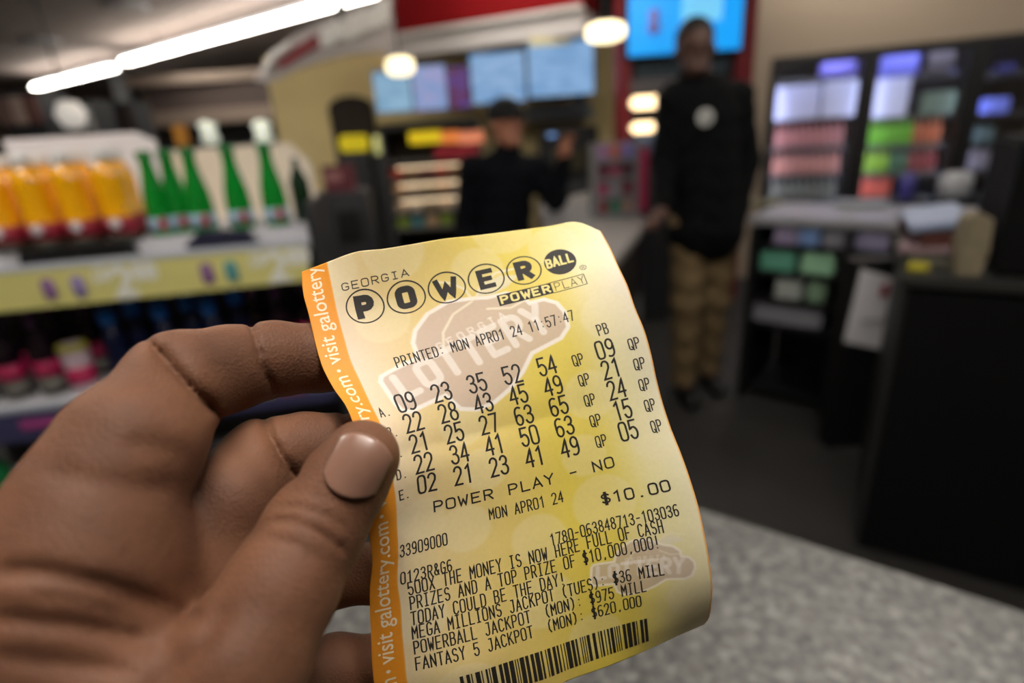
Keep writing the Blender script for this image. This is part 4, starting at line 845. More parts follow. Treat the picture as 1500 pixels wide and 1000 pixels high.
# open food case behind the man in the cap
def food_case():
    Y = 4.4; x0, x1 = float(ony(566, 250, Y)[0]), float(ony(700, 250, Y)[0]); zt = float(ony(630, 186, Y)[2]); w = x1-x0; cx = (x0+x1)/2
    r = thing('food_case', 'open lit food case with stacked shelves behind the capped man', 'food case', (cx, Y+.3, 0))
    part(MB().box((cx, Y+.55, zt/2), (w, .04, zt)), 'back_panel', mat('case_back', (60, 50, 44), .6), r)
    for s in (-1, 1): part(MB().box((cx+s*(w/2+.015), Y+.3, zt/2), (.03, .5, zt)), 'side_panel', m_dark, r)
    part(MB().box((cx, Y+.3, zt+.02), (w+.06, .5, .05)), 'canopy', m_black, r)
    for i, y in enumerate((236, 262, 286, 312, 336)):
        z = float(ony(620, y, Y)[2]); part(MB().box((cx, Y+.28, z), (w, .46, .02)), 'shelf_board', mat('grey_shelf', (120, 116, 110), .4), r)
    part(MB().box((cx, Y+.3, .25), (w, .46, .5)), 'plinth', m_black, r)
    for y in (242, 268, 292):
        z = float(ony(620, y, Y)[2])-.01; part(MB().box((cx, Y+.08, z-.004), (w*.8, .02, .012)), 'shelf_light', mat('case_glow', (255, 226, 186), .5, emit=1.6), r)
    # packs, one row on each shelf
    rb = random.Random(5); names = [('loaf pack', 'wrapped loaf'), ('sandwich pack', 'wrapped sandwich'), ('fruit tub', 'fruit tub'), ('salad tub', 'salad tub')]
    pal = [[(190, 66, 34), (150, 110, 60), (120, 44, 34)], [(206, 160, 116), (196, 176, 150), (170, 150, 110)], [(206, 180, 150), (216, 206, 190), (150, 130, 100)], [(150, 176, 60), (90, 160, 170), (214, 180, 140)]]
    for i, y in enumerate((262, 286, 312, 336)):
        z = float(ony(620, y, Y)[2])+.01; lab = ['orange and brown packs on the top shelf of the food case', 'tan packs on the second shelf of the food case', 'pale packs on the third shelf of the food case', 'green and teal tubs on the lowest shelf of the food case'][i]
        for j in range(6):
            cc = pal[i][j % 3]; o = MB().box((0, 0, .04), (w/7, .12, .08), bev=.015).build('food_pack', mat('pack_%d_%d_%d' % cc, cc, .5)); o.location = (x0+w*(j+.5)/6, Y+.14, z)
            word = ('rust', 'tan', 'maroon', 'peach', 'cream', 'khaki', 'buff', 'white', 'brown', 'lime', 'teal', 'apricot')[i*3+j % 3]
            tag(o, '%s coloured food pack, %s on the %s' % (word, 'left half' if j < 3 else 'right half', lab.split(' on the ')[1]), 'food pack', 'food packs in the open case')
    r2 = thing('case_sign', 'yellow and orange lit sign strip above the food case', 'sign', (cx, Y, zt+.05))
    for xa_, xb_, c in ((598, 645, (226, 196, 20)), (645, 672, (230, 130, 60)), (672, 708, (226, 136, 100))):
        c_, (w_, h_) = wbox(xa_, 192, xb_, 210, Y-.02); part(MB().box((c_[0], Y+.04, c_[2]), (w_, .06, h_)), 'sign_panel', mat('sign_%d_%d' % (c[0], c[1]), c, .5, emit=.55), r2)
    c_, (w_, h_) = wbox(636, 213, 700, 232, Y-.02); part(MB().box((c_[0], Y+.02, c_[2]), (w_, .04, h_)), 'red_panel', mat('case_red', (150, 24, 40), .5, emit=.15), r2)
food_case()
c, (w, h) = wbox(770, 152, 868, 176, 5.72); r = thing('hood', 'steel hood catching pale light below the widest menu board', 'hood', (c[0], 5.72, c[2])); part(MB().prism([(c[0]-w/2, c[2]-h/2), (c[0]+w/2, c[2]-h/2), (c[0]+w*.42, c[2]+h/2), (c[0]-w*.45, c[2]+h/2)], 5.6, 5.98), 'hood_body', mat('brushed_steel', (150, 162, 176), .3, metal=.8), r)
part(MB().box((c[0]+.2, 5.8, (c[2]+CEIL)/2), (.12, .12, CEIL-c[2]-.004)), 'duct', m_dark, r)
c, (w, h) = wbox(790, 186, 872, 262, 5.2); r = thing('coffee_machine', 'dark coffee machine with a small blue light on the back counter', 'coffee machine', (c[0], 5.2, 0)); part(MB().box((c[0], 5.2, c[2]), (w, .35, h), bev=.02), 'body', m_black, r); part(MB().box((c[0], 5.2, (c[2]-h/2)/2), (w*1.1, .4, c[2]-h/2)), 'counter_base', m_dark, r)
q = ony(781, 180, 5.0); part(MB().lathe([(.03, -.01), (.04, .0), (.03, .012)], V3((c[0]-w*.3, 5.0, c[2]+h/2-.06)), 12), 'indicator', mat('blue_dot', (130, 170, 230), .5, emit=1.0), r)
part(MB().box((c[0], 5.01, c[2]-.05), (w*.6, .02, h*.4)), 'steel_front', mat('dull_steel', (70, 66, 50), .4, metal=.6), r)

# ---------------------------------------------------------------- red booth with television
YB = 4.3
def booth():
    xl, xr = float(ony(908, 130, YB)[0]), float(ony(1104, 100, YB)[0]); r = thing('red_booth', 'dark red partition wall carrying the blue screen', 'partition', ((xl+xr)/2, YB+.1, 0)); xl -= .01
    wl = .09
    part(MB().box((xl+wl/2, YB+.08, CEIL/2), (wl, .16, CEIL-.002)), 'post', m_red, r); part(MB().box((xr-wl*.7, YB+.08, CEIL/2), (wl*1.4, .16, CEIL-.002)), 'post', m_red, r)
    part(MB().box(((xl+xr)/2, YB+.12, CEIL/2), (xr-xl-2.4*wl, .08, CEIL-.002)), 'wall_panel', mat('taupe_panel', (70, 62, 60), .7), r)
    c, (w, h) = wbox(922, -40, 1090, 76, YB-.1); t = thing('television', 'bright blue wall screen behind the standing man', 'television', (c[0], YB, c[2]-h/2))
    part(MB().box((c[0], YB-.04, c[2]), (w+.03, .06, h+.03), bev=.005), 'frame', m_black, t)
    part(MB().box((c[0], YB-.075, c[2]), (w, .012, h)), 'screen', mat('blue_screen', (20, 150, 235), .3, emit=.9), t)
    cc, (w2, h2) = wbox(945, 10, 972, 52, YB-.1)
    part(MB().lathe([(.001, -h2*.5), (w2*.4, -h2*.3), (w2*.22, 0), (w2*.32, h2*.3), (.001, h2*.5)], (cc[0], YB-.088, cc[2]), 14), 'picture', mat('mauve_print', (120, 110, 170), .5, emit=.4), t, True)
    cc, (w2, h2) = wbox(1000, -20, 1060, 30, YB-.1); part(MB().box((cc[0], YB-.086, cc[2]), (w2, .006, h2)), 'pale_panel', mat('pale_blue_panel', (110, 196, 240), .5, emit=.8), t)
    c, (w, h) = wbox(924, 78, 1088, 112, YB-.06); b = thing('notice_board', 'black notice board with rows of small pale print below the blue screen', 'notice board', (c[0], YB, c[2]-h/2))
    part(MB().box((c[0], YB+.055, c[2]), (w*.9, .04, h)), 'board', mat('navy_black', (16, 28, 40), .5), b)
    for k in range(4): part(MB().box((c[0], YB+.032, c[2]+h*(.36-.22*k)), (w*.82, .004, h*.05)), 'print_line', mat('dim_print', (84, 110, 124), .6), b)
    c, (w, h) = wbox(925, 114, 1000, 134, YB-.05); part(MB().box((c[0], YB-.02, c[2]), (w, .1, h)), 'ledge', mat('grey_ledge', (96, 92, 96), .6), r)
    for (x0, y0, x1, y1, lb) in ((926, 137, 1000, 160, 'long warm wall light left of the standing man'), (926, 177, 962, 196, 'short warm wall light below the long one')):
        c, (w, h) = wbox(x0, y0, x1, y1, YB-.05); l = thing('wall_light', lb, 'wall light', (c[0], YB, c[2])); part(MB().box((c[0], YB+.0, c[2]), (w, .1, h*.8), bev=.02), 'diffuser', mat('amber_glow', (255, 226, 180), .5, emit=2.6), l); part(MB().box((c[0], YB+.03, c[2]), (w*1.04, .06, h)), 'backplate', m_black, l)
    c, (w, h) = wbox(930, 196, 975, 230, YB-.3); p = thing('cup_stack', 'pale blue stack of cups below the short wall light', 'cups', (c[0], YB-.3, c[2]-h/2)); 
    part(MB().lathe([(w*.3, -h/2), (w*.42, h*.1), (w*.42, h/2)], c, 16), 'cups', mat('pale_blue_paper', (110, 124, 150), .6), p, True)
    part(MB().box((c[0], YB-.2, (c[2]-h/2)/2), (w*1.4, .3, c[2]-h/2)), 'stand', m_dark, p)
booth()

# ---------------------------------------------------------------- beige wall and coolers on the right
CA = ony(1104, 60, 5.0); CAx = float(CA[0])
cd = np.array([.93, -.37, 0]); cd /= np.linalg.norm(cd); cang = math.atan2(cd[1], cd[0]); cn = np.array([cd[1], -cd[0], 0])   # cn faces the camera
CP0 = np.array([CAx, 5.0, 0])
def cw(s, t, z): return tuple(CP0+cd*s+cn*t+np.array([0, 0, z]))
def cs(px, py):
    """where the view through a pixel meets the cooler wall: along, height"""
    v = ray(px, py); n = cn; k = ((CP0-CO)@n)/(v@n); p = CO+v*k; return float((p-CP0)@cd), float(p[2])
topz = (cs(1130, 84)[1]+cs(1490, 50)[1])/2
s0 = cs(1128, 120)[0]; s1 = cs(1272, 120)[0]; s2 = cs(1428, 120)[0]; s3 = s2+(s2-s1)
part_w = MB().box(cw(s0/2, -.25, CEIL/2), (s0, .5, CEIL), cang)
struct(part_w.build('trim_5', m_beige))
struct(MB().box(cw((s0+s3)/2, -.25, (topz+CEIL)/2), (s3-s0, .5, CEIL-topz), cang).build('trim_6', m_beige))
struct(MB().box(cw(s3/2, .03, CEIL-.04), (s3, .06, .08), cang).build('trim_7', m_brown))
struct(MB().box(cw((s0+s3)/2, -.84, topz/2), (s3-s0, .05, topz), cang).build('trim_8', m_black))
m_led = mat('cooler_led', (205, 214, 255), .5, emit=16)
m_glass = bpy.data.materials.new('door_glass'); m_glass.use_nodes = True; nt = m_glass.node_tree; nt.nodes.remove(nt.nodes['Principled BSDF'])
tr = nt.nodes.new('ShaderNodeBsdfTransparent'); gl_ = nt.nodes.new('ShaderNodeBsdfGlossy'); gl_.inputs['Roughness'].default_value = .03; mi = nt.nodes.new('ShaderNodeMixShader'); mi.inputs[0].default_value = .1
nt.links.new(tr.outputs[0], mi.inputs[1]); nt.links.new(gl_.outputs[0], mi.inputs[2]); nt.links.new(mi.outputs[0], nt.nodes['Material Output'].inputs['Surface'])
def cooler(sa, sb, which, idx):
    r = thing('drinks_cooler', which, 'cooler', cw((sa+sb)/2, -.3, 0)); w = sb-sa; mid = (sa+sb)/2
    for s in (sa+.03, sb-.03): part(MB().box(cw(s, -.02, topz/2), (.06, .06, topz), cang), 'door_frame', m_black, r)
    part(MB().box(cw(mid, -.02, topz-.035), (w-.12, .06, .07), cang), 'top_rail', m_black, r)
    part(MB().box(cw(mid, -.015, topz/2), (w-.12, .008, topz-.14), cang), 'glass_door', m_glass, r)
    part(MB().box(cw(sb-.1, .02, topz*.5), (.02, .04, .35), cang), 'handle', m_dark, r)
    for y in (112, 172, 216, 258, 296):
        z = cs([1200, 1350, 1480][idx], y-([0, 4, 8][idx]))[1]; part(MB().box(cw(mid, -.42, z-.015), (w-.12, .5, .02), cang), 'wire_shelf', m_dark, r)
        part(MB().box(cw(mid, -.175, z-.012), (w-.14, .01, .03), cang), 'shelf_edge', mat('shelf_edge_pale', (110, 112, 108), .6), r)
    part(MB().box(cw(mid, -.075, topz-.04), (w-.2, .03, .02), cang), 'light_tube', m_led, r)
    part(MB().box(cw(sa+.035, -.075, topz*.55), (.02, .02, topz*.7), cang), 'light_tube', m_led, r)
cooler(s0, s1, 'black framed glass door drinks cooler nearest the beige column', 0)
cooler(s1, s2, 'middle glass door drinks cooler with lime green bottles', 1)
cooler(s2, s3, 'dim glass door cooler at the right edge', 2)
def cbottle(nm, body, cap, tall=.2, r=.026):
    t = thing(nm, 'x', 'bottle', (0, 0, 0)); MB().lathe([(r*.9, 0), (r, .005), (r, tall*.62), (r*.45, tall*.85), (r*.42, tall*.95)], seg=12).build('bottle_body', body, t, True)
    MB().lathe([(r*.5, tall*.93), (r*.5, tall)], seg=10).build('cap', cap, t, True); return t
def crow(proto, sa, sb, n, z, label, group, t=-.22):
    for j in range(n):
        o = proto if j == 0 else copy_tree(proto); o.location = cw(sa+(sb-sa)*(j+.5)/n, t, z); o['label'] = label; o['group'] = group
        if '_w' in o: del o['_w']
def zof(px, y): return cs(px, y)[1]-.005
wc = mat('bottle_white', (190, 176, 170), .4)
def P3(c, e=.0): return mat('drink_%d_%d_%d' % c, c, .35, coat=.3, emit=e)
i0, i1 = s0+.09, s1-.09
crow(cbottle('drink_bottle', P3((206, 140, 130)), P3((220, 120, 120))), i0, i1, 10, zof(1200, 216), 'pinkish drink bottle on the upper stocked shelf behind the left glass door', 'upper row of pink drinks')
crow(cbottle('drink_bottle', P3((214, 150, 130)), P3((200, 80, 70))), i0, i1, 10, zof(1200, 258), 'salmon coloured drink bottle on the middle shelf behind the left glass door', 'middle row of salmon drinks')
crow(cbottle('drink_bottle', P3((130, 130, 110)), P3((90, 90, 80))), i0, i1, 9, zof(1200, 296), 'dull grey-green drink bottle on the lowest visible shelf of the left cooler', 'lowest row of grey-green drinks')
j0, j1 = s1+.09, s2-.09; jm = j0+(j1-j0)*.62
crow(cbottle('drink_bottle', P3((120, 200, 40)), P3((170, 220, 60))), j0, jm, 7, zof(1350, 212), 'lime green drink bottle on the upper stocked shelf of the middle cooler', 'upper row of lime drinks')
crow(cbottle('drink_bottle', P3((200, 110, 60)), P3((190, 150, 60))), jm, j1, 4, zof(1350, 212), 'orange-brown drink bottle right of the upper lime bottles', 'orange-brown drinks')
crow(cbottle('drink_bottle', P3((160, 206, 60)), P3((200, 220, 90))), j0, j0+(j1-j0)*.36, 4, zof(1350, 254), 'yellow-green drink bottle at the left of the middle shelf in the middle cooler', 'yellow-green drinks')
crow(cbottle('drink_bottle', P3((70, 120, 80)), P3((90, 90, 90))), j0+(j1-j0)*.38, jm, 3, zof(1350, 254), 'dark green drink bottle between yellow-green and red ones', 'dark green drinks')
crow(cbottle('drink_bottle', P3((150, 60, 56)), P3((200, 150, 50))), jm, j1, 4, zof(1350, 254), 'dark red drink bottle at the right of the middle shelf in the middle cooler', 'dark red drinks')
crow(cbottle('drink_bottle', P3((226, 104, 76)), P3((230, 90, 60))), j0, j0+(j1-j0)*.45, 5, zof(1350, 292), 'coral drink bottle on the lowest visible shelf of the middle cooler', 'coral drinks')
# upper shelves: cartons under the LED light; violet panels imitate reflections of screens
def carton(px0, y0, px1, y1, c, label, e=0, t=-.25):
    a, _ = cs(px0, (y0+y1)/2); b, _ = cs(px1, (y0+y1)/2); za = cs((px0+px1)/2, y1)[1]; zb = cs((px0+px1)/2, y0)[1]
    ci = 0 if px0 < 1270 else 1 if px0 < 1415 else 2
    za = min([cs([1200, 1350, 1480][ci], y-[0, 4, 8][ci])[1]-.004 for y in (112, 172, 216, 258, 296)], key=lambda q: abs(q-za))
    o = MB().box((0, 0, (zb-za)/2), (b-a, .2, zb-za), bev=.01).build('drink_carton', mat('carton_%d_%d_%d' % c, c, .45, emit=e)); o.location = cw((a+b)/2, t, za); o.rotation_euler = (0, 0, cang); tag(o, label, 'carton'); return o
carton(1136, 124, 1205, 172, (224, 228, 250), 'wide pale blue carton on the top shelf of the left cooler', 0)
carton(1210, 116, 1264, 172, (232, 236, 252), 'taller pale blue carton beside the dark gap in the left cooler', 0)
carton(1208, 76, 1262, 112, (130, 124, 206), 'lavender panel imitating a screen reflection at the top right of the left cooler', 0)
carton(1276, 112, 1340, 168, (232, 236, 252), 'bright white-blue carton at the left of the middle cooler', 0)
carton(1290, 66, 1355, 108, (116, 120, 206), 'blue-violet panel imitating a screen reflection at the top of the middle cooler', 0)
carton(1366, 98, 1408, 130, (120, 130, 220), 'small violet-blue carton in the middle cooler', 0)
carton(1360, 132, 1410, 168, (120, 140, 120), 'grey-green carton below the violet-blue one', 0)
carton(1370, 70, 1412, 92, (90, 84, 84), 'dull brown and green carton at the top right of the middle cooler', 0)
carton(1450, 142, 1492, 178, (140, 156, 250), 'violet-blue carton in the dim right cooler', 0)
carton(1425, 186, 1470, 216, (84, 104, 100), 'grey carton in the dim right cooler', 0)
carton(1412, 222, 1462, 254, (130, 124, 128), 'pale grey carton low in the dim right cooler', 0)
carton(1475, 90, 1500, 130, (60, 60, 110), 'dark blue carton at the right edge of the cooler wall', 0)

# ---------------------------------------------------------------- back counter
B0 = onz(1098, 318, .95); B1 = onz(1325, 327, .95); bd = B1-B0; bd /= np.linalg.norm(bd); bang = math.atan2(bd[1], bd[0]); bn = np.array([-bd[1], bd[0], 0])   # away from the camera
def bw(s, t, z): return tuple(B0*np.array([1, 1, 0])+bd*s+bn*t+np.array([0, 0, z]))
def bs(px, py, t=0):
    v = ray(px, py); k = ((B0+bn*t-CO)@bn)/(v@bn); p = CO+v*k; return float((p-B0)@bd), float(p[2])
r = thing('back_counter', 'long grey topped counter with dark open shelves in front of the coolers', 'counter', bw(.6, .3, 0))
LB = 1.75
part(MB().box(bw(LB/2-.02, .29, .93), (LB, .52, .04), bang, bev=.008), 'countertop', mat('grey_worktop', (150, 150, 154), .3, noise=.12, nscale=60), r)
part(MB().box(bw(LB/2, .5, .455), (LB-.1, .04, .90), bang), 'back_panel', m_black, r)
for s in (.02, .42, .72, 1.6): part(MB().box(bw(s, .26, .455), (.03, .5, .9), bang), 'divider', m_black, r)
for z in (.05, .41, .54, .675, .805): part(MB().box(bw(LB/2, .28, z), (LB-.1, .44, .02), bang), 'shelf_board', m_black, r)
def bitem(px0, y0, px1, y1, c, label, cat='box', nm='box'):
    a, _ = bs(px0, (y0+y1)/2, .12); b, _ = bs(px1, (y0+y1)/2, .12); zb = bs((px0+px1)/2, y0, .12)[1]; zz = bs((px0+px1)/2, y1, .12)[1]
    base = min([z+.011 for z in (.05, .41, .54, .675, .805)], key=lambda q: abs(q-zz)); h = max(.04, min(zb-zz, .095))
    o = MB().box((0, 0, h/2), (max(.03, b-a), .1, h), bev=.006).build(nm, mat('item_%d_%d_%d' % c, c, .5)); o.location = bw((a+b)/2, .12, base); o.rotation_euler = (0, 0, bang); tag(o, label, cat)
bitem(1138, 332, 1172, 356, (156, 145, 176), 'mauve box on the top open shelf under the back counter, leftmost'); bitem(1176, 322, 1205, 352, (124, 156, 208), 'blue box on the top open shelf under the back counter'); bitem(1210, 328, 1244, 352, (135, 135, 143), 'grey box on the top open shelf right of the blue one')
bitem(1256, 332, 1306, 358, (150, 145, 176), 'wide pale mauve box on the right top shelf under the back counter')
bitem(1118, 366, 1168, 394, (91, 156, 130), 'green and white pack on the second shelf under the back counter'); bitem(1178, 362, 1226, 396, (143, 189, 153), 'pale green pack on the second shelf right of the darker one')
bitem(1140, 404, 1178, 434, (156, 161, 156), 'pale grey pack on the third shelf under the back counter'); bitem(1186, 408, 1212, 438, (117, 143, 117), 'small grey-green pack on the third shelf')
bitem(1106, 446, 1208, 470, (124, 124, 130), 'long pale tray of papers near the bottom of the back counter', 'tray', 'paper_tray')
def ctop(px, py, w, h, c, label, nm='jar', cat='jar', box=False, d=.1):
    p = onz(px, py, .95); m = mat('top_%d_%d_%d' % c, c, .4)
    o = (MB().box((0, 0, h/2), (w, d, h), bev=.005) if box else MB().lathe([(w*.45, 0), (w*.5, .005), (w*.5, h*.8), (w*.3, h)], seg=16)).build(nm, m, None, not box); o.location = (p[0], p[1], .951); o.rotation_euler = (0, 0, bang); tag(o, label, cat)
ctop(1325, 292, .07, .13, (70, 66, 140), 'violet-blue cup standing on the back counter before the coral bottles', 'cup', 'cup')
ctop(1395, 288, .14, .12, (170, 172, 176), 'pale grey cup cluster at the right end of the back counter', 'cup', 'cup')
ctop(1120, 300, .16, .02, (140, 136, 104), 'flat khaki tray on the left end of the back counter', 'tray', 'tray', True)
ctop(1260, 303, .22, .03, (150, 154, 160), 'flat pale tray in the middle of the back counter', 'tray', 'tray', True)

# white notice beside the kiosk
p = [ony(*q, 2.05) for q in ((1262, 393), (1324, 412), (1302, 514), (1236, 500))]
r = thing('notice_sheet', 'white paper notice with a red mark taped beside the black kiosk', 'notice', (float(p[2][0]), 2.05, float(p[2][2])))
part(MB().prism([(q[0], q[2]) for q in p], 2.048, 2.052), 'sheet', mat('white_sheet', (222, 220, 224), .7), r)
q0 = ony(1296, 425, 2.044); part(MB().box(V3(q0), (.03, .003, .05)), 'red_mark', m_label_red, r); q0 = ony(1280, 470, 2.044); part(MB().box(V3(q0), (.1, .003, .004)), 'print_line', m_dark, r)
bx = ony(1285, 460, 2.08); st_ = MB().box((bx[0], 2.1, .42), (.26, .08, .84)).build('sign_stand', m_black); tag(st_, 'black panel stand behind the white paper notice', 'stand')

# black kiosk on the right
kx, ky = onz(1255, 800, 0)[0], onz(1255, 800, 0)[1]
r = thing('black_kiosk', 'tall black cabinet filling the right edge beyond the stone counter', 'cabinet', (kx+.5, ky-.05, 0))
ka = math.radians(-33); kd = np.array([math.cos(ka), math.sin(ka), 0]); kn = np.array([-kd[1], kd[0], 0]); K0 = np.array([kx, ky, 0])
def kw(s, t, z): return tuple(K0+kd*s+kn*t+np.array([0, 0, z]))
part(MB().box(kw(.5, .25, .455), (1.0, .5, .91), ka, bev=.004), 'cabinet_body', mat('glossless_black', (5, 5, 6), .8, spec=.2), r)
part(MB().box(kw(-.003, .25, .455), (.012, .50, .9), ka), 'side_trim', mat('grey_edge', (36, 36, 35), .5), r)
part(MB().box(kw(.5, .25, .93), (1.04, .54, .035), ka, bev=.008), 'countertop', mat('dark_grey_top', (48, 48, 46), .4), r)
part(MB().box(kw(.52, .25, 1.12), (.68, .44, .34), ka, bev=.01), 'upper_cabinet', mat('glossless_black', (5, 5, 6), .8, spec=.2), r)
for i, (s_, t, z, th, rz, tl, c, lb) in enumerate(((.055, .25, .966, .03, .10, 0, (92, 90, 78), 'stack of grey-tan papers lying lowest on the kiosk top'), (.06, .26, .998, .02, -.1, -.04, (140, 118, 122), 'pale pinkish magazine above the tan papers'), (.07, .27, 1.028, .03, .15, -.09, (84, 46, 40), 'brown-red magazine in the middle of the kiosk pile'), (.055, .28, 1.066, .022, .05, -.16, (142, 154, 180), 'pale blue magazine on top of the pile by the kiosk'))):
    o = MB().box((0, 0, 0), (.15, .34, th), bev=.003).build('magazine', mat('mag_%d' % c[0], c, .5)); o.location = kw(s_, t, z); o.rotation_euler = (0, tl, ka+rz); tag(o, lb, 'magazine')
o = MB().prism([(-.026, 0), (.026, 0), (.032, .07), (.026, .15), (-.01, .165), (-.028, .15), (-.034, .08)], -.045, .045).build('paper_bag', mat('tan_paper', (126, 115, 92), .8, noise=.4, nscale=30)); o.location = kw(.145, .0, .949); o.rotation_euler = (0, 0, ka+.1); tag(o, 'crumpled tan paper bag standing beside the magazines', 'bag')
o.location = kw(.126, .06, .949)
o = MB().box((0, 0, .01), (.05, .04, .02), bev=.004).build('card_reader', mat('yellow_plastic', (170, 160, 40), .5)); o.location = kw(.02, .05, .948); o.rotation_euler = (0, 0, ka); tag(o, 'small yellow tag at the front corner of the kiosk top', 'tag')

# ---------------------------------------------------------------- till counter between the two men
r = thing('till_counter', 'grey topped till counter the standing man rests his hand on', 'counter', (.5, 3.0, 0))
TC = [onz(*q, .95)[:2] for q in ((868, 278), (950, 322), (880, 405), (806, 375), (790, 300))]
mb = MB(); n = len(TC); mb.add([(x, y, .91) for x, y in TC]+[(x, y, .95) for x, y in TC], [tuple(range(n)), tuple(range(2*n-1, n-1, -1))]+[(i, i+n, (i+1) % n+n, (i+1) % n) for i in range(n)])
part(mb, 'countertop', mat('grey_till_top', (150, 146, 142), .35, noise=.12, nscale=50), r)
cx_, cy_ = np.mean([q[0] for q in TC]), np.mean([q[1] for q in TC]); mb = MB(); T2_ = [(cx_+(x-cx_)*.94, cy_+(y-cy_)*.96) for x, y in TC]
mb.add([(x, y, 0) for x, y in T2_]+[(x, y, .909) for x, y in T2_], [tuple(range(n)), tuple(range(2*n-1, n-1, -1))]+[(i, i+n, (i+1) % n+n, (i+1) % n) for i in range(n)]); part(mb, 'cabinet_body', m_black, r)
# white sticker low on the counter, small things on top
q = ony(935, 450, 2.3)
o = MB().box((0, 0, 0), (.07, .004, .11)).build('white_sticker', mat('grey_white', (150, 150, 150), .6)); 
e = np.array([T2_[2][0]-T2_[1][0], T2_[2][1]-T2_[1][1]]); an = math.atan2(e[1], e[0]); best = None
for k_ in np.linspace(.05, .95, 60):
    pp = np.array([T2_[1][0]+e[0]*k_, T2_[1][1]+e[1]*k_, .5]); qx = 750+F*((pp-CO)@rt)/((pp-CO)@fw)
    if best is None or abs(qx-935) < best[0]: best = (abs(qx-935), pp)
pp = best[1]; v = ray(935, 450); pp[2] = float(CH+v[2]*(pp[1]/v[1])); nn = np.array([e[1], -e[0]])/np.linalg.norm(e); nn = nn if nn[0] > 0 else -nn
o.location = (pp[0]+nn[0]*.004, pp[1]+nn[1]*.004, pp[2]); o.rotation_euler = (0, 0, an); tag(o, 'small white sticker on the dark side of the till counter', 'sticker')
for px, py, lb in ((812, 318, 'small pale card holder on the till counter nearest the capped man'),):
    p = onz(px, py, .951); o = MB().box((0, 0, .02), (.09, .06, .04), bev=.006).build('card_holder', mat('grey_plastic', (140, 142, 146), .5)); o.location = V3(p); tag(o, lb, 'card holder')
# gum rack on the till counter
def gum_rack():
    Y = 2.95; c, (w, h) = wbox(868, 208, 948, 312, Y); z0 = .951; zt = c[2]+h/2; w *= .97; H_ = zt-z0
    r = thing('candy_rack', 'grey countertop candy rack with a pink side panel', 'display rack', (c[0], Y, z0))
    part(MB().box((c[0], Y+.13, z0+H_/2), (w, .02, H_)), 'back_panel', mat('rack_grey', (128, 130, 134), .5), r)
    for s in (-1, .55): part(MB().box((c[0]+s*w/2*.98, Y+.03, z0+H_/2), (.012, .2, H_)), 'side_panel', mat('rack_grey', (128, 130, 134), .5), r)
    part(MB().box((c[0]+w*.41, Y-.02, z0+H_*.48), (w*.2, .02, H_*.86)), 'pink_panel', mat('pink_card', (176, 40, 84), .5), r)
    part(MB().box((c[0]+w*.30, Y-.02, z0+H_*.5), (w*.06, .02, H_)), 'grey_strip', mat('rack_grey', (128, 130, 134), .5), r)
    for k in range(4): part(MB().box((c[0]-w*.12, Y+.03, z0+.012+H_*k*.245), (w*.74, .2, .014)), 'shelf_board', mat('rack_grey', (128, 130, 134), .5), r)
    pal = [[(120, 60, 60), (60, 110, 90), (150, 120, 110)], [(150, 60, 96), (130, 130, 134), (110, 50, 60)], [(96, 40, 56), (140, 70, 90), (80, 50, 60)], [(150, 110, 150), (170, 100, 90), (120, 110, 170)]]
    nms = [('rust', 'teal', 'beige'), ('rose', 'grey', 'maroon'), ('plum', 'mauve', 'brown'), ('lilac', 'salmon', 'periwinkle')]
    for k in range(4):
        for j in range(3):
            cc = pal[k][j]; o = MB().box((0, 0, .035), (w*.21, .06, .07), bev=.005).build('candy_pack', mat('candy_%d_%d_%d' % cc, cc, .5)); o.location = (c[0]-w*.12+(j-1)*w*.235, Y-.02, z0+.02+H_*k*.245)
            tag(o, '%s candy pack on the %s level of the grey countertop rack' % (nms[k][j], ('bottom', 'second', 'third', 'top')[k]), 'candy pack')
gum_rack()
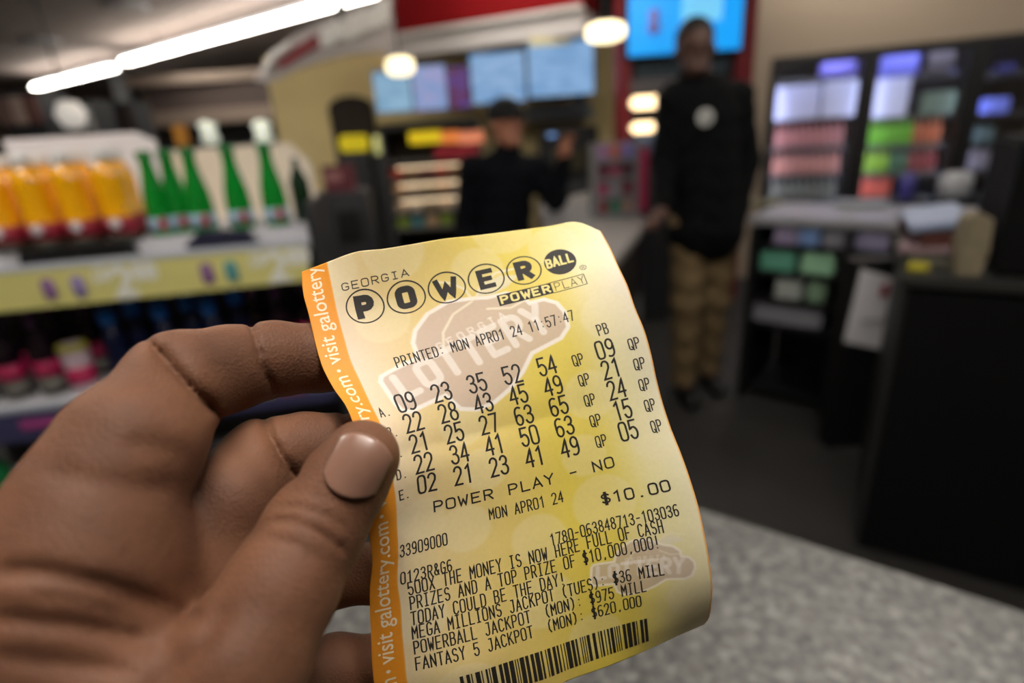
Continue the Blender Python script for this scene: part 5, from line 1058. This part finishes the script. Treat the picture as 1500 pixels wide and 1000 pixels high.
# ---------------------------------------------------------------- people
def person(label, Y, J, jacket, jacket_m, trouser_m, shoe_m, skin_m, hair_m, cap, face_yaw, emblem=None, hands=()):
    """J: joint name -> (px, py, dy) read at distance Y"""
    W = {k: np.array(ony(v[0], v[1], Y+v[2])) for k, v in J.items()}
    for s in 'LR': W['ank'+s][2] = .085
    root = empty('person', label, 'person', (float((W['ankL'][0]+W['ankR'][0])/2), Y, 0))
    def ad(o): o.parent = root; o.matrix_parent_inverse = Matrix.Translation(-Vector(root.location)); return o
    hd = W['head']; fy = face_yaw; fd = np.array([math.sin(fy), -math.cos(fy), 0]); sd = np.array([math.cos(fy), math.sin(fy), 0]); Z = np.array([0, 0, 1.])
    Mh = np.stack([sd, -fd, Z], 1)
    e = lambda o, R, k=.012: ('e', hd+sd*o[0]+fd*o[1]+Z*o[2], R, Mh, k)
    sh = (W['shL']+W['shR'])/2; hip = (W['hipL']+W['hipR'])/2
    body = [e((0, -.005, .03), (.076, .095, .10)), e((0, .025, -.045), (.058, .068, .075)), e((0, .085, -.075), (.03, .02, .022)), e((0, .098, -.005), (.013, .018, .026), .01), e((0, .092, .02), (.05, .012, .01), .012),
            e((0, .088, -.045), (.024, .012, .006), .004), e((0, .088, -.056), (.02, .012, .006), .004), e((-.078, -.0, -.0), (.012, .022, .03), .006), e((.078, -.0, -.0), (.012, .022, .03), .006),
            ('c', hd-Z*.05-fd*.01, sh+Z*.03, .055, .062, .02), ('c', W['shL'], W['shR'], .055, .055, .03), ('c', sh-Z*.06, hip+Z*.1, .12, .115, .04), ('c', W['hipL'], W['hipR'], .09, .09, .03)]
    hand = []
    for s in 'LR':
        body += [('c', W['sh'+s], W['el'+s], .047, .038, .02), ('c', W['el'+s], W['wr'+s], .036, .026, .012), ('c', W['hip'+s], W['kn'+s], .08, .055, .02), ('c', W['kn'+s], W['ank'+s], .052, .036, .015), ('c', W['ank'+s], W['ank'+s]+np.array([0, -.12, -.045]), .035, .03, .01)]
        w = W['wr'+s]; d = W['ha'+s]-w; d /= np.linalg.norm(d); a = np.cross(d, Z); a = a/np.linalg.norm(a) if np.linalg.norm(a) > .2 else np.array([1., 0, 0]); nrm = np.cross(a, d)
        body += [('c', w, w+d*.07, .024, .024, .012), ('c', w+d*.05-a*.02, w+d*.075+a*.02, .017, .017, .01)]
        for i in range(4):
            b = w+d*.08+a*(-.027+.018*i); L = (.034, .040, .042, .032)[i]; k1 = b+d*L; k2 = k1+d*L*.55-nrm*.018
            body += [('c', b, k1, .0095, .009, .005), ('c', k1, k2, .009, .0078, .004)]
        b = w+d*.03+a*.025*(-1 if s == 'L' else 1); body += [('c', b, b+d*.04+a*.02*(-1 if s == 'L' else 1), .011, .0095, .006)]
    me = sdf_mesh(body, .006); o = ad(link('body', me, skin_m, None, True))
    for sx in (-.03, .03):
        m = MB(); c = hd+sd*sx+fd*.088+Z*.012; m.lathe([(.001, -.004), (.006, 0), (.001, .004)], V3(c), 12); ad(m.build('eye', mat('eye_dark', (30, 22, 20), .3), None, True))
    # clothing
    jk = [('c', sh-Z*.05, hip+Z*.02, .145, .155, .06), ('c', sh+Z*.025, sh-Z*.08, .085, .12, .05), ('c', W['shL']-Z*.0, W['shR'], .072, .072, .04), ('c', hip+sd*.03-Z*.03, hip-sd*.03-Z*.03, .15, .15, .04), ('c', sh+Z*.02, hd-Z*.10, .075, .066, .02)]
    for s in 'LR': jk += [('c', W['sh'+s], W['el'+s], .075, .062, .04), ('c', W['el'+s], W['wr'+s], .058, .042, .025)]
    me = sdf_mesh(jk, .008, lambda P, D: D+.004*np.sin(P[:, 2]*60+np.sin(P[:, 0]*25)*2)*np.sin(P[:, 0]*31)); jo = ad(link(jacket, me, jacket_m, None, True))
    if emblem is not None:
        c = ony(emblem[0], emblem[1], Y-.165); m = MB(); m.lathe([(.034, 0), (.036, .004), (.02, .008)], (0, 0, 0), 20); m.v = [(c[0]+x, c[1]-z, c[2]+y) for x, y, z in m.v]
        em = ad(m.build('emblem', mat('emblem_white', (190, 190, 186), .6), None)); em['label'] = 'round white chest emblem'
        m = MB(); m.box((c[0]+.002, c[1]-.009, c[2]), (.022, .002, .03)); ad(m.build('emblem_mark', mat('emblem_grey', (110, 110, 112), .6), None))
    tr = [('c', W['hipL'], W['hipR'], .10, .10, .04)]
    for s in 'LR': tr += [('c', W['hip'+s], W['kn'+s], .10, .078, .03), ('c', W['kn'+s], W['ank'+s]+Z*.02, .075, .066, .02)]
    me = sdf_mesh(tr, .008, lambda P, D: D+.004*np.sin(P[:, 2]*45+np.sin(P[:, 0]*30))); ad(link('trousers', me, trouser_m, None, True))
    for s in 'LR':
        a = W['ank'+s]; me = sdf_mesh([('c', a+np.array([0, .03, -.035]), a+np.array([0, -.16, -.045]), .046, .040, .01), ('c', a, a-Z*.03, .045, .048, .01)], .007, lambda P, D: np.maximum(D, .003-P[:, 2])); ad(link('shoe', me, shoe_m, None, True))
    if cap:
        me = sdf_mesh([e((0, -.012, .062), (.092, .11, .085)), e((0, .08, .052), (.07, .07, .012), .01)], .006, lambda P, D: np.maximum(D, (hd[2]+.03)-P[:, 2])); ad(link('cap', me, hair_m, None, True))
    else:
        me = sdf_mesh([e((0, -.02, .055), (.083, .10, .088))], .006, lambda P, D: np.maximum(D, -(P[:, 2]-hd[2]-.04+((P-hd)@(-fd))*.5))); ad(link('hair', me, hair_m, None, True))
    return root
person('tall man in black jacket with white emblem and khaki trousers, one hand on the counter', 2.67,
  {'head': (1018, 76, 0), 'shL': (988, 148, 0), 'shR': (1078, 146, .02), 'elL': (974, 232, .02), 'elR': (1094, 236, .03), 'wrL': (974, 300, -.12), 'haL': (958, 322, -.17), 'wrR': (1080, 322, -.06), 'haR': (1068, 352, -.09),
   'hipL': (1012, 330, 0), 'hipR': (1054, 330, 0), 'knL': (1006, 440, -.03), 'knR': (1046, 436, .04), 'ankL': (1000, 556, 0), 'ankR': (1036, 540, .12)},
  'jacket', mat('black_jacket', (9, 10, 12), .9, noise=.3, nscale=30, spec=.15), mat('khaki_cloth', (116, 96, 64), .85, noise=.25, nscale=14), mat('black_shoe', (14, 13, 13), .4), mat('dark_skin', (80, 52, 40), .5), mat('black_hair', (14, 12, 12), .7), False, -.12, (1033, 172))
person('man in a black cap and black hooded coat reaching one raised hand to the right', 3.05,
  {'head': (742, 186, 0), 'shL': (694, 250, 0), 'shR': (786, 250, .05), 'elL': (682, 330, .03), 'elR': (814, 292, -.02), 'wrL': (700, 395, -.15), 'haL': (716, 415, -.2), 'wrR': (826, 238, -.08), 'haR': (830, 210, -.1),
   'hipL': (712, 420, 0), 'hipR': (760, 420, 0), 'knL': (712, 520, 0), 'knR': (762, 520, 0), 'ankL': (712, 620, 0), 'ankR': (764, 620, .05)},
  'coat', mat('black_coat', (9, 12, 18), .9, noise=.3, nscale=30, spec=.15), mat('black_cloth', (16, 16, 18), .85), mat('black_shoe', (14, 13, 13), .4), mat('tan_skin', (170, 112, 86), .5), mat('black_knit', (12, 13, 16), .85), True, .45)
w = bpy.data.worlds.new('store_air'); bpy.context.scene.world = w; w.use_nodes = True
w.node_tree.nodes['Background'].inputs[0].default_value = (.5, .48, .46, 1); w.node_tree.nodes['Background'].inputs[1].default_value = .15
# ---------------------------------------------------------------- camera
cam = bpy.data.cameras.new('camera'); co = bpy.data.objects.new('camera', cam); COL.objects.link(co)
cam.sensor_width = 36; cam.lens = F/1500*36; cam.clip_start = .005; cam.clip_end = 60
M = Matrix.Identity(4)
for i in range(3): M[i][0] = rt[i]; M[i][1] = up[i]; M[i][2] = -fw[i]; M[i][3] = CO[i]
co.matrix_world = M
cam.dof.use_dof = True; cam.dof.focus_distance = .146; cam.dof.aperture_fstop = 5.3
bpy.context.scene.camera = co
vs_ = bpy.context.scene.view_settings; vs_.view_transform = 'Standard'; vs_.look = 'None'; vs_.gamma = 1; vs_.exposure = 0; vs_.use_curve_mapping = False
